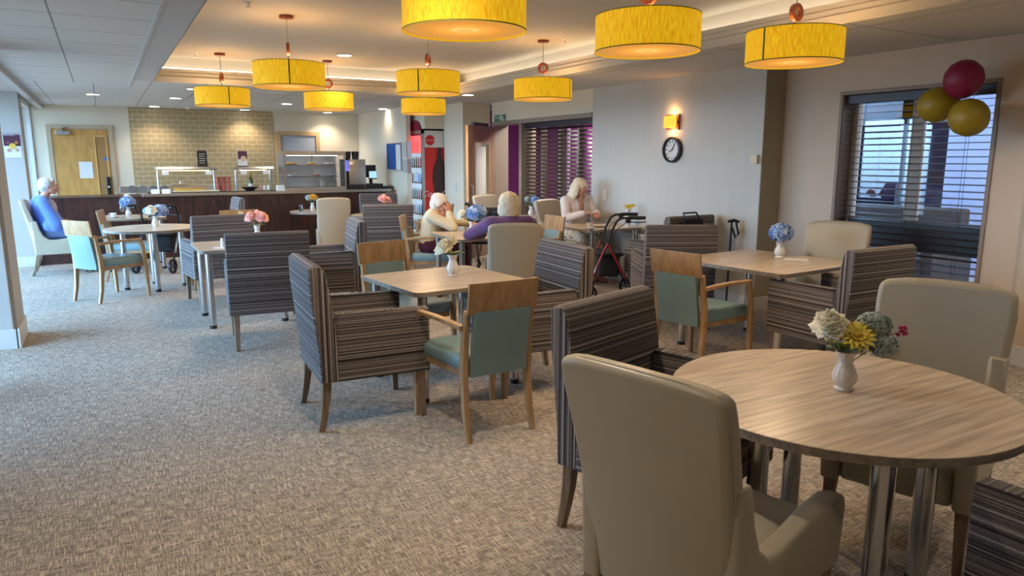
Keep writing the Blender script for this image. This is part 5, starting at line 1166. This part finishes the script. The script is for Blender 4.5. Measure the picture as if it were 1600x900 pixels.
SEAT = dict(pelvis=(0, -.06, .565), chest=(0, -.12, .86), neck=(0, -.09, 1.03), head=(0, -.04, 1.15), shl=(-.17, -.12, .97), shr=(.17, -.12, .97), knl=(-.10, .34, .53), knr=(.10, .34, .53), anl=(-.10, .36, .075), anr=(.10, .36, .075))
short = [((0, -.03, .055), (.080, .092, .075)), ((0, -.065, .01), (.074, .062, .085)), ((-.05, -.03, .03), (.036, .065, .055)), ((.05, -.03, .03), (.036, .065, .055)), ((0, .045, .085), (.055, .035, .025))]
bluem = mat('periwinkle_knit', s2l('5a7cd0'), .9, bump=.6, bscale=110, var=.15, vscale=12, sheen=.3)
person('person with white hair in a blue shawl sitting at far left, looking right', -.61, 11.40, 0, dict(SEAT, head=(0, -.03, 1.16), neck=(0, -.09, 1.04), ell=(-.24, -.02, .70), elr=(.22, .0, .70), wrl=(-.10, .24, .66), wrr=(.10, .25, .66), hdl=(.4, 1, 0), hdr=(-.4, 1, 0),
    hair=short+[((0, -.05, -.03), (.06, .05, .05))], hairmat=M['white_hair'], topname='shawl', topmat=bluem, sleeve=.35, top_extra=[((-.19, -.10, .95), .07, (-.24, .0, .66), .09), ((.19, -.10, .95), .07, (.24, .02, .66), .09), ((.22, -.06, .66), .08, (.20, .22, .57), .05), ((0, -.16, .95), .10, (0, -.14, .62), .13)],
    blouse=[((0, -.05, .86), (.09, .09, .15))], blousemat=mat('pale_print_blouse', s2l('b9a9b0'), .8, var=.35, vscale=60), legname='skirt', legmat=mat('slate_skirt', s2l('6f87b0'), .85), shoemat=M['black']))
person('person in cream cardigan resting a hand on the forehead at the blue flower table', 3.27, 7.58, -30, dict(SEAT, pelvis=(0, -.04, .56), chest=(0, -.01, .80), neck=(0, .04, .925), head=(0, .09, 1.01), nod=-.12, shl=(-.16, .0, .885), shr=(.16, .0, .885), ell=(-.20, .20, .79), elr=(.21, .25, .765), wrl=(-.10, .42, .79), wrr=(.13, .19, .93), hdl=(.5, 1, -.1), hdr=(-.45, .05, 1), hup=(.8, .6, 0), hupl=(0, 0, 1),
    hair=[((0, -.025, .055), (.084, .098, .076)), ((0, -.065, .0), (.078, .065, .085)), ((-.055, -.02, .02), (.034, .05, .05)), ((.055, -.02, .02), (.034, .05, .05))], hairmat=mat('thin_pinkish_hair', s2l('e2dad2'), .7, bump=.8, bscale=90, var=.15, vscale=60), curls=.012, glasses=True, topname='cardigan', topmat=mat('cream_cardigan', s2l('cfc2a4'), .9, bump=.6, bscale=110), sleeve=.9,
    blouse=[((0, .12, .82), (.09, .07, .14))], blousemat=mat('pink_print_blouse', s2l('c99a90'), .8, var=.35, vscale=50), legname='trousers', legmat=mat('maroon_trousers', s2l('571a2e'), .85), shoemat=M['black']))
person('person in a purple jumper with pale bobbed hair, seen from behind', 3.17, 5.60, 72, dict(SEAT, pelvis=(0, -.04, .56), chest=(0, .02, .85), neck=(0, .05, 1.01), head=(0, .09, 1.10), shl=(-.17, .04, .95), shr=(.17, .04, .95), ell=(-.34, .30, .82), elr=(.26, .28, .80), wrl=(-.16, .50, .80), wrr=(.10, .48, .80), hdl=(.8, .6, 0), hdr=(-.6, .8, 0), curl=.9,
    hair=[((0, -.03, .05), (.094, .10, .085)), ((0, -.055, .0), (.098, .075, .10)), ((-.06, -.02, -.035), (.042, .07, .07)), ((.06, -.02, -.035), (.042, .07, .07)), ((0, -.07, -.05), (.085, .045, .055))], hairmat=M['blond_hair'], topname='jumper', topmat=mat('purple_knit', s2l('65426f'), .9, bump=.5, bscale=110, sheen=.2), sleeve=.92, legname='trousers', legmat=mat('dark_trousers', s2l('2c2a33'), .85), shoemat=M['black']))
floral = mat('floral_trousers', s2l('a89680'), .8)
_nt = floral.node_tree; _b = _nt.nodes['Principled BSDF']; _tc = N(_nt, 'ShaderNodeTexCoord'); _v = N(_nt, 'ShaderNodeTexVoronoi'); _v.inputs['Scale'].default_value = 22; _r = N(_nt, 'ShaderNodeValToRGB'); _nt.links.new(_tc.outputs['Object'], _v.inputs['Vector']); _nt.links.new(_v.outputs['Distance'], _r.inputs[0]); _nt.links.new(_r.outputs[0], _b.inputs['Base Color'])
_e = _r.color_ramp.elements; _e[0].color = rgba(s2l('7a5a42')); _e[0].position = .25; _e[1].color = rgba(s2l('d8cdb8')); _e[1].position = .38
person('person with long pale hair and white cardigan eating by the grey wall', 5.26, 7.58, -90, dict(SEAT, pelvis=(0, -.06, .565), chest=(0, .0, .90), neck=(0, .03, 1.06), head=(0, .09, 1.15), nod=-.45, turn=.25, shl=(-.18, .02, 1.0), shr=(.18, .02, 1.0), ell=(-.24, .12, .79), elr=(.23, .12, .79), wrl=(-.11, .31, .86), wrr=(.09, .31, .86), hdl=(.5, .7, -.2), hdr=(-.6, .6, .1), curl=1.3,
    hair=[((0, -.03, .05), (.092, .10, .082)), ((0, -.07, -.02), (.092, .065, .11)), ((-.085, .0, -.05), (.036, .06, .12)), ((.085, .0, -.05), (.036, .06, .12)), ((0, -.075, -.12), (.095, .05, .09)), ((-.07, -.02, -.14), (.045, .06, .07)), ((.07, -.02, -.14), (.045, .06, .07))], hairmat=M['blond_hair'], curls=.018, glasses=True, topname='cardigan', topmat=mat('blush_white_cardigan', s2l('dad0cb'), .9, bump=.6, bscale=110), sleeve=.95,
    blouse=[((0, .10, 1.02), (.045, .045, .06)), ((0, .125, .93), (.035, .03, .08))], blousemat=mat('bronze_vest', s2l('a5745a'), .6), legname='trousers', legmat=floral, shoemat=mat('pink_shoe', s2l('a86a66'), .6)))

# ================================================================== walking frames, wheelchair, pole, bag
def rollator(x, y, a, frame_m, label, name='rollator_walker'):
    t = thing(name, label, 'walking frame', (x, y, 0), math.radians(a-90))
    for s in (-1, 1):
        X = s*.25
        bm = new_bm(); tube(bm, [(X, .24, .22), (X, .10, .56), (X, .06, .64)], .013, 10); tube(bm, [(X, .06, .64), (X, -.14, .27)], .014, 10); tube(bm, [(X, .22, .27), (X, .2, .30)], .017, 8); link('side_frame', bm, frame_m, t, True)
        bm = new_bm(); tube(bm, [(X, -.14, .27), (X, -.22, .12)], .012, 8); link('rear_leg', bm, M['black'], t, True)
        bm = new_bm(); tube(bm, [(X, .06, .62), (X, .02, .78), (X, -.03, .88), (X, -.08, .91), (X, -.16, .915)], .013, 8); lo_ = link('handle_post', bm, M['black'], t, True)
        bm = new_bm(); tube(bm, [(X, -.15, .915), (X, -.33, .915)], .019, 10); link('grip', bm, M['black'], lo_, True)
        bm = new_bm(); box(bm, X-.02, X+.02, -.17, -.12, .86, .90, bev=.004); tube(bm, [(X, -.15, .875), (X, -.25, .865), (X, -.34, .872)], .006, 6); link('brake_lever', bm, M['black'], lo_, True)
        bm = new_bm(); tube(bm, [(X, -.14, .88), (X+s*.01, -.02, .78), (X, .02, .62), (X, -.10, .36), (X, -.2, .2)], .004, 6); link('brake_cable', bm, M['black'], t, True)
        for yy, r in ((.26, .10), (-.24, .10)):
            bm = new_bm(); T = Matrix.Translation((X, yy, r)) @ Matrix.Rotation(PI/2, 4, 'Y')
            lathe(bm, [(r*.74, -.016), (r*.97, -.017), (r, -.008), (r, .008), (r*.97, .017), (r*.74, .016), (r*.70, 0)], 28, mtx=T, caps=False); w_ = link('wheel', bm, M['black'], t, True)
            bm = new_bm(); lathe(bm, [(.001, -.018), (.022, -.018), (.022, .018), (.001, .018)], 14, mtx=T)
            for k in range(5): an_ = k*2*PI/5; c_ = Vector((X, yy, r)); tube(bm, [c_, c_+Vector((0, math.cos(an_)*r*.75, math.sin(an_)*r*.75))], .008, 6)
            link('wheel_spokes', bm, mat('grey_spokes', s2l('4a4a4c'), .4), w_, True)
        bm = new_bm(); box(bm, X-.026, X-.018, .20, .28, .09, .24, bev=.002); box(bm, X+.018, X+.026, .20, .28, .09, .24, bev=.002); box(bm, X-.026, X+.026, .20, .28, .215, .24, bev=.002); link('castor_fork', bm, M['black'], t, True)
    link('seat', bx(-.21, .21, -.12, .16, .50, .535, bev=.014, seg=3), M['blackfab'], t, True)
    bm = bx(-.18, .18, -.08, .14, .27, .495, bev=.03, seg=3); link('bag', bm, M['blackfab'], t, True)
    bm = new_bm(); tube(bm, [(-.25, .05, .60), (-.22, .18, .74), (0, .22, .76), (.22, .18, .74), (.25, .05, .60)], .014, 8); link('back_strap', bm, M['black'], t, True)
    bm = new_bm(); tube(bm, [(-.25, .18, .30), (.25, .18, .30)], .009, 8); tube(bm, [(-.25, -.12, .31), (.25, -.12, .31)], .009, 8); tube(bm, [(-.25, -.1, .52), (.25, .1, .30)], .007, 8); link('cross_bar', bm, M['black'], t, True)
    return t
rollator(4.77, 6.20, 150, mat('red_frame_paint', s2l('8c1420'), .3, coat=.6), 'red-framed rollator with black seat and bag in front of the long-haired person')
rollator(.62, 10.86, 60, mat('silver_frame_paint', s2l('9aa0aa'), .3, .6), 'dark rollator with silver tubes between the two far left tables')
# wheelchair with quilted back
t = thing('wheelchair', 'dark wheelchair with patterned black back behind the purple-clad person', 'wheelchair', (4.30, 8.10, 0), math.radians(55-90))
bm = new_bm(); box(bm, -.24, .24, -.28, -.22, .50, .93, bev=.02, seg=3)
for i in range(5):
    for j in range(4):
        if (i+j) % 1 == 0: ball(bm, (-.19+.095*i, -.28, .56+.10*j), .04, 0, 2, scale=(1, .3, .9))
link('backrest', bm, mat('black_quilted_cover', (.015, .015, .022), .55, var=.3, vscale=20), t, True)
link('seat', bx(-.23, .23, -.22, .24, .46, .51, bev=.015), M['blackfab'], t, True)
for s in (-1, 1):
    T = Matrix.Translation((s*.29, -.12, .30)) @ Matrix.Rotation(PI/2, 4, 'Y'); bm = new_bm(); lathe(bm, [(.27, -.012), (.30, -.012), (.30, .012), (.27, .012), (.27, -.012)], 40, mtx=T, caps=False)
    for k in range(8): an_ = k*PI/4; c_ = Vector((s*.29, -.12, .30)); tube(bm, [c_, c_+Vector((0, math.cos(an_)*.275, math.sin(an_)*.275))], .004, 5)
    link('wheel', bm, M['black'], t, True)
    bm = new_bm(); lathe(bm, [(.05, -.012), (.075, -.012), (.075, .012), (.05, .012), (.05, -.012)], 24, mtx=Matrix.Translation((s*.22, .36, .075)) @ Matrix.Rotation(PI/2, 4, 'Y'), caps=False); tube(bm, [(s*.22, .36, .075), (s*.22, .33, .2)], .01, 6); link('castor', bm, M['black'], t, True)
    bm = new_bm(); tube(bm, [(s*.25, -.26, .3), (s*.25, -.26, .96), (s*.25, -.30, .98), (s*.25, -.36, .98)], .014, 8); tube(bm, [(s*.25, -.26, .50), (s*.24, .26, .49), (s*.22, .36, .2), (s*.2, .44, .1)], .012, 8); tube(bm, [(s*.27, -.24, .7), (s*.27, .14, .7), (s*.27, .16, .5)], .014, 8); link('side_frame', bm, M['black'], t, True)
    link('push_grip', (lambda b: (tube(b, [(s*.25, -.34, .98), (s*.25, -.44, .98)], .02, 10), b)[1])(new_bm()), M['black'], t, True)
# walking pole leaning by the wall
t = thing('walking_pole', 'black folding walking pole standing near the grey wall right of the bag', 'walking stick', (5.46, 5.14, 0))
bm = new_bm(); tube(bm, [(0, 0, .02), (.02, .0, .90)], .010, 10); link('shaft', bm, M['black'], t, True)
bm = new_bm(); tube(bm, [(-.03, 0, .905), (.03, -.02, .915), (.075, -.04, .90)], [.014, .018, .014], 10); link('grip', bm, M['black'], t, True)
bm = new_bm(); tube(bm, [(.05, -.03, .89), (.07, -.05, .78), (.05, -.03, .74), (.02, -.01, .84)], .010, 8); link('wrist_strap', bm, M['blackfab'], t, True)
bm = new_bm(); lathe(bm, [(.02, 0), (.018, .03), (.012, .04)], 14); link('ferrule', bm, M['black'], t, True)
bm = new_bm(); box(bm, .0, .05, -.012, .012, .50, .56, bev=.004); link('height_knob', bm, M['black'], t, True)
# bag hung over the back of the far striped chair
t = thing('shoulder_bag', 'small black bag hung over the striped chair back by the grey wall', 'bag', (5.19, 5.41, 0), math.radians(2))
link('bag_body', bx(-.16, .10, -.075, -.02, .62, .93, bev=.02, seg=3), M['blackfab'], t, True)
bm = new_bm(); tube(bm, [(-.12, -.04, .90), (-.12, .0, .985), (.06, .0, .985), (.09, -.05, .9), (.14, -.07, .75), (.15, -.07, .5)], .010, 8); link('strap', bm, M['black'], t, True)
